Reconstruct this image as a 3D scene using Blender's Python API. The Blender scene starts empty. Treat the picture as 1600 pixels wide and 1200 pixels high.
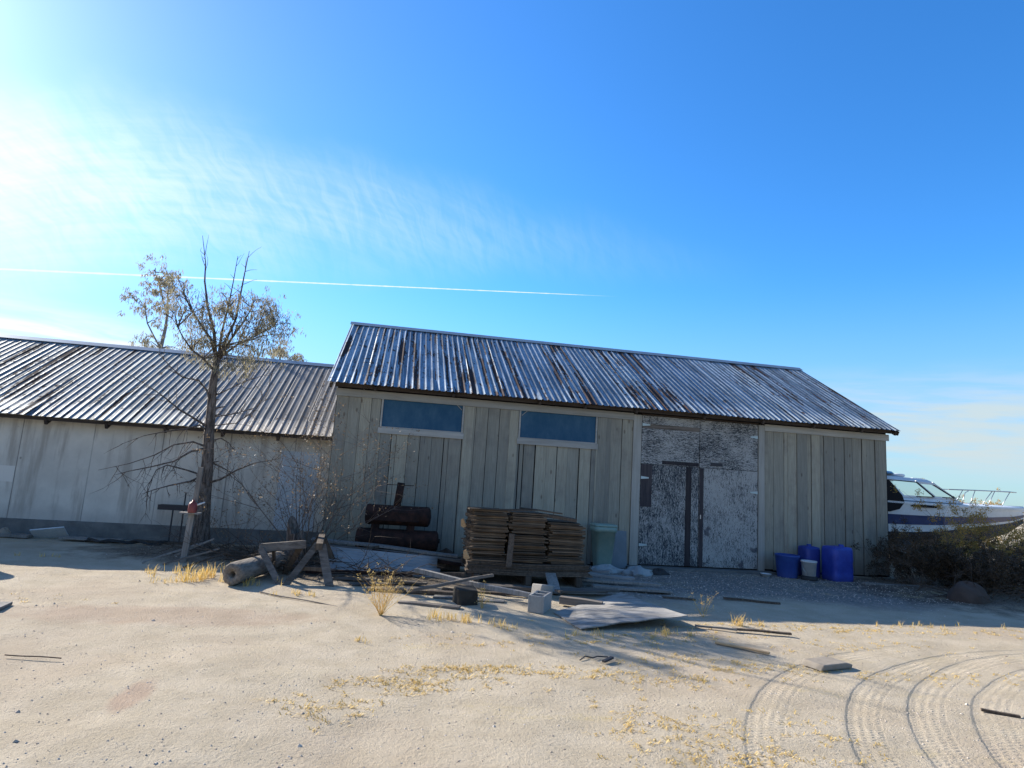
import bpy, math, random
import numpy as np
from mathutils import Vector, Matrix, Euler
rnd = random.Random(7)
R = math.radians
SC = bpy.context.scene
COL = SC.collection

# ------------------------------------------------------------------ camera
PITCH, ROLL, YAW = 0.1511, 0.0641, 0.1719
F = Vector((math.sin(YAW)*math.cos(PITCH), math.cos(YAW)*math.cos(PITCH), math.sin(PITCH)))
R0 = Vector((math.cos(YAW), -math.sin(YAW), 0)); U0 = R0.cross(F)
RV = R0*math.cos(ROLL)+U0*math.sin(ROLL); UV = -R0*math.sin(ROLL)+U0*math.cos(ROLL)
cam = bpy.data.objects.new('camera', bpy.data.cameras.new('camera')); COL.objects.link(cam)
cam.matrix_world = Matrix(((RV.x, UV.x, -F.x, 0), (RV.y, UV.y, -F.y, 0), (RV.z, UV.z, -F.z, 1.6), (0, 0, 0, 1)))
cam.data.sensor_width = 36; cam.data.lens = 963.33/1600*36
cam.data.clip_start = .05; cam.data.clip_end = 20000
SC.camera = cam

# ------------------------------------------------------------------ sun, exposure
SUN = Vector((-1.07, 1.0, .76)).normalized()
SUN_EL = math.asin(SUN.z); SUN_ROT = math.atan2(SUN.x, SUN.y)
sl = bpy.data.lights.new('sun', 'SUN'); sl.energy = 5.0; sl.angle = R(.5); sl.color = (1, .93, .82)
so = bpy.data.objects.new('sun', sl); COL.objects.link(so)
so.rotation_euler = SUN.to_track_quat('Z', 'Y').to_euler()
SC.view_settings.view_transform = 'Standard'; SC.view_settings.look = 'None'
SC.view_settings.exposure = .9; SC.view_settings.gamma = 1
SC.render.engine = 'CYCLES'

# ------------------------------------------------------------------ node helper
class N:
    def __init__(s, nt): s.nt = nt
    def node(s, t, **k):
        n = s.nt.nodes.new(t)
        for a, b in k.items(): setattr(n, a, b)
        return n
    def set(s, sock, v):
        if hasattr(v, 'links'): s.nt.links.new(v, sock)
        elif isinstance(v, (tuple, list)) and len(v) == 3 and sock.type == 'RGBA': sock.default_value = (*v, 1)
        else: sock.default_value = v
    def m(s, op, a, b=0., c=0., clamp=False):
        n = s.node('ShaderNodeMath', operation=op, use_clamp=clamp)
        s.set(n.inputs[0], a); s.set(n.inputs[1], b); s.set(n.inputs[2], c)
        return n.outputs[0]
    def vm(s, op, a, b=(0, 0, 0)):
        n = s.node('ShaderNodeVectorMath', operation=op)
        s.set(n.inputs[0], a); s.set(n.inputs[1], b)
        return n.outputs['Value'] if op in ('DOT_PRODUCT', 'LENGTH', 'DISTANCE') else n.outputs[0]
    def mix(s, f, a, b, mode='MIX'):
        n = s.node('ShaderNodeMix', data_type='RGBA', blend_type=mode)
        s.set(n.inputs[0], f); s.set(n.inputs[6], a); s.set(n.inputs[7], b)
        return n.outputs[2]
    def noise(s, vec, scale=5., detail=4., rough=.55, dist=0.):
        n = s.node('ShaderNodeTexNoise'); s.set(n.inputs['Vector'], vec)
        n.inputs['Scale'].default_value = scale; n.inputs['Detail'].default_value = detail
        n.inputs['Roughness'].default_value = rough; n.inputs['Distortion'].default_value = dist
        return n.outputs[0]
    def ramp(s, f, a, b, lo=0., hi=1., smooth=True):
        n = s.node('ShaderNodeMapRange', interpolation_type='SMOOTHSTEP' if smooth else 'LINEAR')
        s.set(n.inputs[0], f)
        for i, v in zip((1, 2, 3, 4), (a, b, lo, hi)): s.set(n.inputs[i], v)
        return n.outputs[0]
    def sep(s, v):
        n = s.node('ShaderNodeSeparateXYZ'); s.set(n.inputs[0], v); return n.outputs
    def comb(s, x, y, z):
        n = s.node('ShaderNodeCombineXYZ'); s.set(n.inputs[0], x); s.set(n.inputs[1], y); s.set(n.inputs[2], z); return n.outputs[0]
    def scl(s, v, k): return s.vm('MULTIPLY', v, k)

# ------------------------------------------------------------------ world: sky, thin cirrus, contrail
W = bpy.data.worlds.new('World'); SC.world = W; W.use_nodes = True
g = N(W.node_tree); W.node_tree.nodes.clear()
sky = g.node('ShaderNodeTexSky', sky_type='NISHITA'); sky.sun_disc = False
sky.sun_elevation = SUN_EL; sky.sun_rotation = SUN_ROT; sky.altitude = 300; sky.air_density = 1.0; sky.dust_density = .3; sky.ozone_density = 2.0
d = g.node('ShaderNodeTexCoord').outputs['Generated']
d = g.vm('NORMALIZE', d)
dx, dy, dz = g.sep(d)
az = g.m('MULTIPLY', g.m('ARCTAN2', dx, dy), 57.2958)
el = g.m('MULTIPLY', g.m('ARCSINE', dz), 57.2958)
hs = g.node('ShaderNodeHueSaturation'); hs.inputs['Saturation'].default_value = 1.25; hs.inputs['Hue'].default_value = .497
g.set(hs.inputs['Color'], sky.outputs[0])
base = g.mix(1.0, hs.outputs[0], (.74, 1.33, 1.80), 'MULTIPLY')
base = g.mix(1.0, base, g.mix(g.ramp(az, 15, -35), (1., 1., 1.), (1.10, .84, .90)), 'MULTIPLY')
# pale band low over the horizon
cw = (5.2, 6.3, 6.7)
hz = g.ramp(el, 0, 19, .70, 0)
base = g.mix(hz, base, (2.8, 3.6, 4.4))
# cirrus wedge
t = g.ramp(az, -33, 35, 0, 1, False)
elc = g.m('ADD', 18.0, g.m('MULTIPLY', 17.0, g.m('MULTIPLY', t, g.m('SUBTRACT', 1.0, t))))
hw = g.m('ADD', 1.4, g.m('MULTIPLY', 7.6, g.m('SUBTRACT', 1.0, t)))
q = g.m('DIVIDE', g.m('ABSOLUTE', g.m('SUBTRACT', el, elc)), hw)
wob = g.noise(g.comb(az, el, 0.), .13, 3, .5)
q = g.m('ADD', q, g.m('MULTIPLY', g.m('SUBTRACT', wob, .5), .9))
wedge = g.ramp(q, .05, 1.15, 1, 0)
# feathery ripples: fine bands fanning to the lower left
ax_ = g.m('ADD', az, 45.); ey_ = g.m('ADD', el, 6.)
rr_ = g.m('SQRT', g.m('ADD', g.m('MULTIPLY', ax_, ax_), g.m('MULTIPLY', ey_, ey_))); th_ = g.m('MULTIPLY', g.m('ARCTAN2', ey_, ax_), 57.3)
bend = g.m('MULTIPLY', g.m('SUBTRACT', g.noise(g.comb(az, el, 3.), .16, 3, .55), .5), 4.0)
rip = g.noise(g.comb(g.m('MULTIPLY', g.m('ADD', rr_, bend), 1.25), g.m('MULTIPLY', th_, .16), 1.), 1.0, 5, .62)
rip2 = g.noise(g.comb(g.m('MULTIPLY', g.m('ADD', rr_, g.m('MULTIPLY', th_, .8)), .9), g.m('MULTIPLY', th_, .09), 4.), 1.0, 4, .6)
rip = g.m('ADD', g.m('MULTIPLY', rip, .6), g.m('MULTIPLY', rip2, .4))
soft = g.noise(g.comb(g.m('MULTIPLY', az, .6), el, 7.), .22, 5, .6)
cir = g.m('MULTIPLY', wedge, g.m('ADD', g.ramp(rip, .32, .68, .36, .98), g.m('MULTIPLY', g.m('SUBTRACT', soft, .5), .8)), clamp=True)
fade = g.m('POWER', g.ramp(az, -36, 34, .97, .0, False), 1.6)
cir = g.m('MULTIPLY', cir, fade, clamp=True)
base = g.mix(cir, base, cw)
# low streaks of cloud towards the horizon on both sides
lowm = g.m('MULTIPLY', g.ramp(el, 1.0, 4.0, 0, 1), g.ramp(el, 6.5, 11.5, 1, 0))
lown = g.noise(g.comb(g.m('MULTIPLY', az, .07), g.m('ADD', g.m('MULTIPLY', el, .55), g.m('MULTIPLY', az, .012)), 2.), 1.0, 5, .6, .3)
side = g.m('ADD', g.ramp(az, 20, 40, 0, 1.0), g.ramp(az, -12, -27, 0, 2.0))
low = g.m('MULTIPLY', g.m('MULTIPLY', lowm, side), g.ramp(lown, .35, .62, .15, 1.), clamp=True)
base = g.mix(low, base, g.mix(g.ramp(az, 0, -25), (4.0, 4.8, 5.1), (6.2, 6.5, 6.6)))
# aureole of thin cloud round the sun
ds = g.vm('DOT_PRODUCT', d, tuple(SUN))
ang = g.m('MULTIPLY', g.m('ARCCOSINE', g.m('MINIMUM', ds, 1.0)), 57.2958)
halo = g.m('MULTIPLY', g.m('EXPONENT', g.m('MULTIPLY', ang, -1/6.0)), 22.0)
halo = g.m('MULTIPLY', halo, g.m('ADD', .22, g.m('MULTIPLY', wedge, .65)))
halo2 = g.m('MULTIPLY', g.m('EXPONENT', g.m('MULTIPLY', ang, -1/20.)), 1.6)
base = g.mix(1.0, base, g.comb(halo, halo, g.m('MULTIPLY', halo, .95)), 'ADD')
base = g.mix(1.0, base, g.comb(g.m('MULTIPLY', halo2, .85), g.m('MULTIPLY', halo2, .72), g.m('MULTIPLY', halo2, .70)), 'ADD')
# contrail: a thin straight trail (great circle)
def dv(a, e): a, e = R(a), R(e); return Vector((math.sin(a)*math.cos(e), math.cos(a)*math.cos(e), math.sin(e)))
cn = dv(-31.1, 12.4).cross(dv(19.5, 17.1)).normalized()
cd = g.m('ABSOLUTE', g.vm('DOT_PRODUCT', d, tuple(cn)))
wdt = g.m('MULTIPLY', g.ramp(az, -35, 19.5, .0015, .0006, False), g.ramp(g.noise(g.comb(az, 0., 0.), .9, 4, .6), .3, .7, .65, 1.25))
tr = g.m('MULTIPLY', g.ramp(g.m('DIVIDE', cd, wdt), .2, 1.4, 1, 0), g.m('MULTIPLY', g.ramp(az, 12, 19.8, 1, 0), g.ramp(az, -80, -60, 0, 1)))
tr = g.m('MULTIPLY', tr, g.ramp(g.noise(g.comb(az, el, 0.), .8, 2), .2, .5, .55, .9))
base = g.mix(tr, base, (6.3, 6.9, 7.2))
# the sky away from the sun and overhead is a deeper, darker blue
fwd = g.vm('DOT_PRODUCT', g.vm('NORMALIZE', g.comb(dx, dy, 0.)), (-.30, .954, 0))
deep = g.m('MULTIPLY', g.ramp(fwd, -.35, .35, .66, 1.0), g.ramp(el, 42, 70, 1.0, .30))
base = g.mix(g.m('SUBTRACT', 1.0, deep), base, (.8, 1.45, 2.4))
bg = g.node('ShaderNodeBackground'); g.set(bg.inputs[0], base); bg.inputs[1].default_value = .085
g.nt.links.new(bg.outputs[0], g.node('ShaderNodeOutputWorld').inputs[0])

# ------------------------------------------------------------------ materials
MATS = {}
def mat(name, fn, rough=.8, metal=0., spec=.3, bump=0., bdist=.01, **extra):
    """fn(g, P) -> (colour, height or None, rough or None)"""
    m = bpy.data.materials.new(name); m.use_nodes = True
    g = N(m.node_tree); b = m.node_tree.nodes['Principled BSDF']
    P = g.node('ShaderNodeTexCoord').outputs['Object']
    r = fn(g, P) if callable(fn) else (fn, None, None)
    c, h, ro = (list(r)+[None, None])[:3]
    g.set(b.inputs['Base Color'], c)
    b.inputs['Roughness'].default_value = rough; b.inputs['Metallic'].default_value = metal
    b.inputs['Specular IOR Level'].default_value = spec
    if ro is not None: g.set(b.inputs['Roughness'], ro)
    if h is not None and bump:
        bn = g.node('ShaderNodeBump'); bn.inputs['Strength'].default_value = bump; bn.inputs['Distance'].default_value = bdist
        g.set(bn.inputs['Height'], h); g.nt.links.new(bn.outputs[0], b.inputs['Normal'])
    for k, v in extra.items(): g.set(b.inputs[k.replace('_', ' ')], v)
    MATS[name] = m; return m
def isl(g): return g.node('ShaderNodeNewGeometry').outputs['Random Per Island']

def wood(c1, c2, axis=2, sc=1., var=.35):
    def fn(g, P):
        k = [9*sc, 9*sc, 9*sc]; k[axis] = .5*sc
        rn = isl(g)
        oi = g.node('ShaderNodeObjectInfo').outputs['Random']
        off = g.m('MULTIPLY', g.m('ADD', rn, oi), 37.)
        v = g.vm('ADD', g.scl(P, tuple(k)), g.comb(off, off, off))
        n = g.noise(v, 3., 6, .65, .4); n2 = g.noise(P, 2.2, 3)
        f = g.m('ADD', g.m('MULTIPLY', n, .75), g.m('MULTIPLY', n2, .25))
        c = g.mix(g.ramp(f, .32, .66), c1, c2)
        rr = g.m('FRACT', g.m('ADD', g.m('MULTIPLY', rn, 7.), g.m('MULTIPLY', oi, 5.)))
        c = g.mix(1.0, c, g.mix(rr, (1-var,)*3, (1+var*.5, 1+var*.45, 1+var*.4)), 'MULTIPLY')
        return c, n
    return fn

def f_siding(g, P):
    rn = isl(g); x, y, z = g.sep(P)
    off = g.m('MULTIPLY', rn, 53.)
    v = g.vm('ADD', g.scl(P, (16, 16, 1.0)), g.comb(off, off, off))
    gr = g.noise(v, 2.2, 6, .65, .6)
    blot = g.noise(g.vm('ADD', P, g.comb(off, 0., off)), 1.6, 5, .65)
    c = g.mix(g.ramp(gr, .30, .75), (.285, .275, .225), (.385, .375, .310))
    c = g.mix(g.ramp(blot, .48, .72, 0, .65), c, (.215, .200, .178))
    # worn dark streaks
    st = g.noise(g.vm('ADD', g.scl(P, (45, 45, 1.3)), g.comb(off, off, off)), 1., 4, .6)
    c = g.mix(g.ramp(st, .66, .74, 0, .6), c, (.075, .07, .062))
    # knots and nail stains
    vo = g.node('ShaderNodeTexVoronoi'); g.set(vo.inputs['Vector'], g.vm('ADD', g.scl(P, (5, 5, 2.2)), g.comb(off, off, off))); vo.inputs['Scale'].default_value = 1.
    c = g.mix(g.ramp(vo.outputs['Distance'], .06, .13, .65, 0), c, (.12, .085, .06))
    # splash dirt at the foot
    ft = g.m('ADD', z, g.m('MULTIPLY', g.m('SUBTRACT', blot, .5), .5))
    c = g.mix(g.ramp(ft, .05, .38, .55, 0), c, (.15, .14, .13))
    c = g.mix(1., c, g.mix(rn, (.62, .64, .67), (1.10, 1.08, 1.02)), 'MULTIPLY')
    return c, g.m('ADD', gr, st)
mat('siding', f_siding, .82, bump=.35, bdist=.006)
mat('trim_wood', wood((.31, .31, .28), (.42, .42, .385), 0, .7, .2), .8, bump=.3, bdist=.004)
mat('post_wood', wood((.29, .29, .26), (.40, .40, .36), 2, .7, .2), .8, bump=.3, bdist=.004)
mat('dark_wood', wood((.035, .028, .024), (.09, .07, .055), 0, 1., .3), .85, bump=.4, bdist=.004)
mat('dark_recess', (.012, .011, .012), .95)  # near-black colour standing for shade in gaps and openings

def f_roof(rust_amt, warm):
    ZC = ((.20, .24, .25), (.32, .365, .37)) if warm else ((.26, .315, .36), (.46, .525, .575))
    def fn(g, P):
        rn = isl(g); x, y, z = g.sep(P)
        off = g.m('MULTIPLY', rn, 41.)
        v = g.vm('ADD', g.scl(P, (7.5, .42, .42)), g.comb(off, 0., 0.))
        st = g.noise(v, 1.0, 5, .6, .25)
        fine = g.noise(g.scl(P, (30, 8, 8)), 1., 5, .65)
        sp = g.noise(g.scl(P, (11, 6, 6)), 1., 3, .6)
        s = g.m('ADD', g.m('MULTIPLY', st, .72), g.m('MULTIPLY', fine, .28))
        rr = g.m('FRACT', g.m('MULTIPLY', rn, 13.))
        rust = g.ramp(g.m('ADD', s, g.m('MULTIPLY', g.m('SUBTRACT', rr, .5), .10)), .665-rust_amt, .70-rust_amt)
        grime = g.ramp(g.noise(g.vm('ADD', g.scl(P, (17, .5, .5)), g.comb(0., off, 0.)), 1., 4, .6), .47, .55)
        zmul = g.m('SUBTRACT', 1., g.m('MULTIPLY', grime, .45 if warm else .52))
        rust = g.m('MAXIMUM', rust, g.m('MULTIPLY', g.ramp(g.m('ADD', g.m('MULTIPLY', sp, .7), g.m('MULTIPLY', fine, .3)), .58, .62), g.ramp(rr, .2, .7, .45, .9)))
        zinc = g.mix(g.ramp(fine, .3, .7), ZC[0], ZC[1])
        zinc = g.mix(1., zinc, g.mix(g.m('FRACT', g.m('MULTIPLY', rn, 5.)), (.62, .66, .72), (1., 1., .98)), 'MULTIPLY')
        if warm: zinc = g.mix(g.ramp(x, -5.5, -2.5, 0, .75), zinc, (.28, .25, .225))
        zinc = g.mix(1., zinc, g.comb(zmul, zmul, zmul), 'MULTIPLY')
        rc = g.mix(g.ramp(fine, .35, .65), (.018, .012, .011), (.060, .033, .026))
        c = g.mix(rust, zinc, rc)
        return c, fine, g.m('ADD', .66 if warm else .46, g.m('MULTIPLY', rust, .4))
    return fn
def roofmat(name, a, w):
    m = mat(name, f_roof(a, w), .4, metal=.3 if w else .45, spec=.5, bump=.15, bdist=.003)
roofmat('roof_barn', .115, False); roofmat('roof_shed', .10, True)
mat('ridge_metal', lambda g, P: (g.mix(g.noise(P, 3., 4), (.22, .28, .32), (.38, .44, .48)), None), .5, metal=.6)

def f_ply(axis, seed, dark, zd=0.):
    def fn(g, P):
        x, y, z = g.sep(P)
        k = (75, 75, 13) if axis == 2 else (14, 14, 75)
        v = g.vm('ADD', g.scl(P, k), (seed, seed, seed))
        chip = g.noise(v, 1., 4, .62, 1.6)
        big = g.noise(g.vm('ADD', P, (seed*1.3, 0, seed)), 2.1, 4, .6)
        f = g.m('ADD', g.m('MULTIPLY', chip, .76), g.m('MULTIPLY', big, .24))
        if zd: f = g.m('SUBTRACT', f, g.m('MULTIPLY', g.m('MULTIPLY', g.ramp(z, 1.2, 1.95, .15, 1.), g.ramp(big, .35, .6, 0, 1)), zd))
        f = g.m('SUBTRACT', f, g.ramp(z, .35, .08, 0, .02))
        paint = g.ramp(f, dark-.012, dark+.012)
        woodc = g.mix(g.noise(g.scl(P, k), .6, 3), (.018, .023, .030), (.055, .060, .066))
        pc = g.mix(g.noise(P, 9., 3), (.31, .315, .30), (.44, .445, .42))
        c = g.mix(paint, woodc, pc)
        stain = g.noise(g.vm('ADD', P, (seed, seed, 0)), 3.4, 2, .5)
        c = g.mix(g.ramp(stain, .66, .74, 0, .75), c, (.035, .035, .05))
        return c, paint
    return fn
mat('ply_top', f_ply(0, 3., .488), .8, bump=.5, bdist=.003)
mat('ply_left', f_ply(2, 11., .500, .045), .8, bump=.5, bdist=.003)
mat('ply_right', f_ply(2, 20., .455), .8, bump=.5, bdist=.003)
mat('door_batten', wood((.030, .028, .034), (.075, .066, .068), 2, 1.2), .85, bump=.4, bdist=.004)
mat('hinge_metal', (.45, .55, .55), .5, metal=.2)
mat('window_blue', lambda g, P: (g.mix(g.ramp(g.noise(g.scl(P, (3, 3, 1.6)), 1.2, 6, .7), .30, .80), (.020, .080, .150), (.060, .135, .205)), None), .55, spec=.15)  # blue pane colour with lighter blotches

def f_plaster(g, P):
    x, y, z = g.sep(P)
    n = g.noise(P, 1.3, 6, .65); st = g.noise(g.scl(P, (6, 6, .6)), 1., 5, .6); fi = g.noise(P, 45., 3, .6)
    c = g.mix(g.ramp(n, .3, .7), (.52, .495, .43), (.66, .63, .55))
    c = g.mix(g.ramp(st, .48, .68, 0, .6), c, (.30, .265, .22))
    vo = g.node('ShaderNodeTexVoronoi'); g.set(vo.inputs['Vector'], g.scl(P, (3.2, 3.2, 2.6))); vo.inputs['Scale'].default_value = 1.
    c = g.mix(g.ramp(vo.outputs['Distance'], .035, .08, .6, 0), c, (.13, .11, .09))
    # panel seams
    fx = g.m('FRACT', g.m('DIVIDE', g.m('ADD', x, 20.35), 1.22))
    seam = g.ramp(g.m('ABSOLUTE', g.m('SUBTRACT', fx, .5)), .488, .497, 0, 1)
    c = g.mix(g.m('MULTIPLY', seam, g.ramp(st, .35, .55, .2, .75)), c, (.14, .13, .12))
    c = g.mix(g.ramp(g.m('ADD', z, g.m('MULTIPLY', n, .25)), .5, .75, .35, 0), c, (.33, .30, .27))
    return c, g.m('SUBTRACT', fi, g.m('MULTIPLY', seam, 2.))
mat('plaster', f_plaster, .85, bump=.25, bdist=.004)
mat('footing_concrete', lambda g, P: (g.mix(g.ramp(g.noise(P, 3., 6, .7), .3, .7), (.11, .115, .11), (.19, .19, .18)), g.noise(P, 22., 4)), .9, bump=.5, bdist=.01)
mat('white_patch', (.66, .63, .56), .7)

# ground -------------------------------------------------------------
def f_ground(g, P):
    x, y, z = g.sep(P)
    big = g.noise(P, .45, 5, .6); mid = g.noise(P, 2.3, 6, .65); fine = g.noise(P, 34., 5, .75); grit = g.noise(P, 110., 3, .75)
    c = g.mix(g.ramp(mid, .3, .7), (.422, .352, .250), (.520, .442, .328))
    c = g.mix(g.ramp(big, .46, .66, 0, .6), c, (.415, .330, .238))
    c = g.mix(g.ramp(fine, .50, .74, 0, .40), c, (.27, .215, .165))
    c = g.mix(g.ramp(grit, .60, .78, 0, .45), c, (.62, .57, .50))
    spk = g.noise(P, 60., 2, .6)
    c = g.mix(g.ramp(spk, .64, .70, 0, .6), c, (.21, .165, .12))
    # grey gravel in front of the doors
    gx = g.m('ADD', x, g.m('MULTIPLY', g.m('SUBTRACT', mid, .5), 2.5)); gy = g.m('ADD', y, g.m('MULTIPLY', g.m('SUBTRACT', big, .5), 3.))
    gm = g.m('MULTIPLY', g.m('MULTIPLY', g.ramp(gx, 2.6, 3.6), g.ramp(gx, 8.6, 10.0, 1, 0)), g.ramp(gy, 8.2, 9.6))
    vo = g.node('ShaderNodeTexVoronoi'); g.set(vo.inputs['Vector'], P); vo.inputs['Scale'].default_value = 26.
    gc = g.mix(vo.outputs['Color'], (.10, .10, .105), (.30, .285, .27))
    c = g.mix(g.m('MULTIPLY', gm, .85), c, gc)
    # dark litter under the tree and bushes
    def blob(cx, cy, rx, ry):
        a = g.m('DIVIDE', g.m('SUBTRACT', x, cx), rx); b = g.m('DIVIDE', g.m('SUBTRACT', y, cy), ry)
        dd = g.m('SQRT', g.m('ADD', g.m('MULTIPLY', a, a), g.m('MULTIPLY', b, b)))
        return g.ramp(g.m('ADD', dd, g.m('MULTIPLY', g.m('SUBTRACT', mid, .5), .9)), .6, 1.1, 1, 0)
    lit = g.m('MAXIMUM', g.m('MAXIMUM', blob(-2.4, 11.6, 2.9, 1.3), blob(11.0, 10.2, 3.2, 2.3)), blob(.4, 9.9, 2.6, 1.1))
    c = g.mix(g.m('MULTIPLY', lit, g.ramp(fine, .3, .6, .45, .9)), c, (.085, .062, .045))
    # reddish worn stains on the open yard
    st = g.m('MAXIMUM', g.m('MULTIPLY', blob(-1.6, 4.75, .12, .34), .8), g.m('MULTIPLY', blob(-2.2, 7.1, 1.7, .45), .5))
    c = g.mix(g.m('MULTIPLY', st, .55), c, (.34, .20, .14))
    # fainter yellow straw tint
    sg = g.m('MULTIPLY', g.ramp(g.noise(g.scl(P, (.9, 1.6, 1)), .8, 5, .7), .56, .68), g.ramp(x, -1.5, 1.0))
    c = g.mix(g.m('MULTIPLY', sg, g.ramp(fine, .45, .6, .1, .65)), c, (.50, .40, .20))
    h = g.m('ADD', g.m('ADD', g.m('MULTIPLY', mid, .35), g.m('MULTIPLY', fine, .70)), g.m('MULTIPLY', grit, .28))
    h = g.m('ADD', h, g.m('MULTIPLY', g.m('MULTIPLY', gm, vo.outputs['Distance']), -1.2))
    # tyre tracks pressed into the sand (arcs)
    lowh = None
    for cx, cy, rad, w, k in TRACKS:
        a = g.m('SUBTRACT', x, cx); b = g.m('SUBTRACT', y, cy)
        r = g.m('SQRT', g.m('ADD', g.m('MULTIPLY', a, a), g.m('MULTIPLY', b, b)))
        s = g.m('DIVIDE', g.m('SUBTRACT', g.m('ADD', rad, g.m('MULTIPLY', g.m('SUBTRACT', big, .5), .06)), r), w)   # 0 at the outer edge, 1 at the inner
        th = g.m('ARCTAN2', b, g.m('MULTIPLY', a, -1.))
        band = g.m('MULTIPLY', g.ramp(s, .0, .06), g.ramp(s, .94, 1.0, 1, 0))
        grv = g.m('SINE', g.m('MULTIPLY', s, 6.2832*4))
        lug = g.m('SINE', g.m('ADD', g.m('MULTIPLY', th, rad*6.2832/.055), g.m('MULTIPLY', grv, 1.2)))
        pat = g.m('MULTIPLY', g.m('ADD', g.m('MULTIPLY', grv, .22), g.m('MULTIPLY', lug, .34)), g.ramp(mid, .35, .6, .35, 1.2))
        jag = g.m('ADD', s, g.m('MULTIPLY', g.m('SUBTRACT', fine, .5), .22))
        step = g.m('MULTIPLY', g.m('MULTIPLY', g.ramp(jag, -.05, .05), g.ramp(s, .05, .75, 1, 0)), -1.5)
        berm = g.m('MULTIPLY', g.ramp(g.m('ABSOLUTE', g.m('ADD', jag, .14)), 0, .16, 1, 0), .30)
        tot = g.m('ADD', g.m('MULTIPLY', band, g.m('SUBTRACT', pat, .08)), g.m('ADD', step, berm))
        fm = g.m('MULTIPLY', g.m('MULTIPLY', g.ramp(y, 5.9, 6.7, 1, 0), g.ramp(th, R(118), R(140), 1, 0)), g.ramp(g.noise(P, 1.7, 3), .25, .55, .35, 1.))
        fm = g.m('MULTIPLY', fm, k)
        h = g.m('ADD', h, g.m('MULTIPLY', g.m('MULTIPLY', tot, fm), .34))
    return c, h
TRACKS = [(6.99, 1.24, 5.36, .26, 1.), (7.49, 1.15, 5.17, .24, 1.), (8.0, 1.04, 5.22, .26, .9), (7.95, 1.10, 4.72, .26, .8)]
mat('sand', f_ground, .95, spec=.15, bump=.75, bdist=.030)
mat('pebble', lambda g, P: (g.mix(isl(g), (.34, .26, .20), (.62, .55, .46)), None), .9)
mat('repair_paint', lambda g, P: (g.mix(g.ramp(g.noise(g.scl(P, (6, 6, .8)), 1., 5), .35, .75), (.42, .48, .52), (.55, .60, .62)), None), .8)
mat('hill_rock', (.13, .17, .24), .95)  # distance haze put into the hill colour as blue

mat('bark', lambda g, P: (g.mix(g.ramp(g.noise(g.scl(P, (14, 14, 3)), 1.6, 6, .7, .6), .35, .65), (.05, .040, .033), (.22, .18, .15)), g.noise(g.scl(P, (14, 14, 3)), 1.6, 6, .7, .6)), .95, bump=.9, bdist=.03)
mat('bark_pale', lambda g, P: (g.mix(g.noise(P, 9., 4), (.16, .13, .105), (.36, .32, .27)), None), .9)
mat('twig', lambda g, P: (g.mix(g.noise(P, 6., 3), (.10, .075, .058), (.25, .20, .16)), None), .9)
def leafm(name, a, b, tr=.35):
    m = bpy.data.materials.new(name); m.use_nodes = True; g = N(m.node_tree)
    b_ = m.node_tree.nodes['Principled BSDF']; c = g.mix(isl(g), a, b)
    g.set(b_.inputs['Base Color'], c); b_.inputs['Roughness'].default_value = .6
    tn = g.node('ShaderNodeBsdfTranslucent'); g.set(tn.inputs[0], c)
    mx = g.node('ShaderNodeMixShader'); mx.inputs[0].default_value = tr
    g.nt.links.new(b_.outputs[0], mx.inputs[1]); g.nt.links.new(tn.outputs[0], mx.inputs[2])
    g.nt.links.new(mx.outputs[0], m.node_tree.nodes['Material Output'].inputs[0]); MATS[name] = m
leafm('leaf_gum', (.19, .18, .12), (.36, .31, .20), .5)
leafm('leaf_creosote', (.30, .19, .05), (.62, .38, .09), .45)
leafm('leaf_dry', (.15, .105, .06), (.30, .21, .12))
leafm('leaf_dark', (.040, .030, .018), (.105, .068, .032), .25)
leafm('straw', (.58, .40, .12), (.84, .63, .24), .35)

mat('rust_iron', lambda g, P: (g.mix(g.ramp(g.noise(P, 7., 6, .7), .35, .7), (.013, .008, .007), (.055, .024, .017)), g.noise(P, 30., 4)), .85, bump=.4, bdist=.004)
mat('panel_wood', wood((.055, .040, .028), (.20, .145, .095), 0, 1.2, .6), .85, bump=.5, bdist=.004)
mat('plank_wood', wood((.075, .065, .055), (.20, .175, .15), 0, 1., .35), .85, bump=.5, bdist=.004)
mat('grey_wood', wood((.15, .145, .135), (.30, .285, .26), 2, 1., .3), .85, bump=.5, bdist=.004)
mat('old_wood', wood((.055, .043, .033), (.15, .115, .085), 2, 1., .3), .9, bump=.5, bdist=.004)
mat('log_wood', wood((.12, .10, .08), (.29, .25, .205), 1, 1., .3), .9, bump=.8, bdist=.01)
mat('pale_wood', wood((.42, .26, .13), (.58, .40, .22), 0, 1., .2), .8)
mat('white_steel', lambda g, P: (g.mix(g.ramp(g.noise(P, 1.6, 5), .4, .75), (.31, .325, .33), (.22, .22, .215)), None), .5)
mat('cement_block', lambda g, P: (g.mix(g.noise(P, 25., 4), (.27, .255, .23), (.42, .395, .355)), g.noise(P, 70., 3)), .95, bump=.6, bdist=.005)
def f_plysheet(g, P):
    v = g.scl(P, (2.2, 20, 20)); n = g.noise(v, 1.3, 5, .65, .8); n2 = g.noise(P, 2., 4)
    c = g.mix(g.ramp(n, .35, .62), (.17, .155, .135), (.36, .34, .305))
    return g.mix(g.ramp(n2, .45, .7, 0, .4), c, (.44, .42, .385)), n
mat('ply_grey', f_plysheet, .85, bump=.5, bdist=.004)
mat('black_tar', lambda g, P: (g.mix(g.noise(P, 12., 4), (.014, .013, .012), (.05, .045, .035)), g.noise(P, 12., 4)), .8, bump=.5, bdist=.02)
mat('stone', lambda g, P: (g.mix(g.noise(P, 14., 5), (.20, .17, .13), (.36, .31, .25)), g.noise(P, 20., 4)), .95, bump=.5, bdist=.01)
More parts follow.
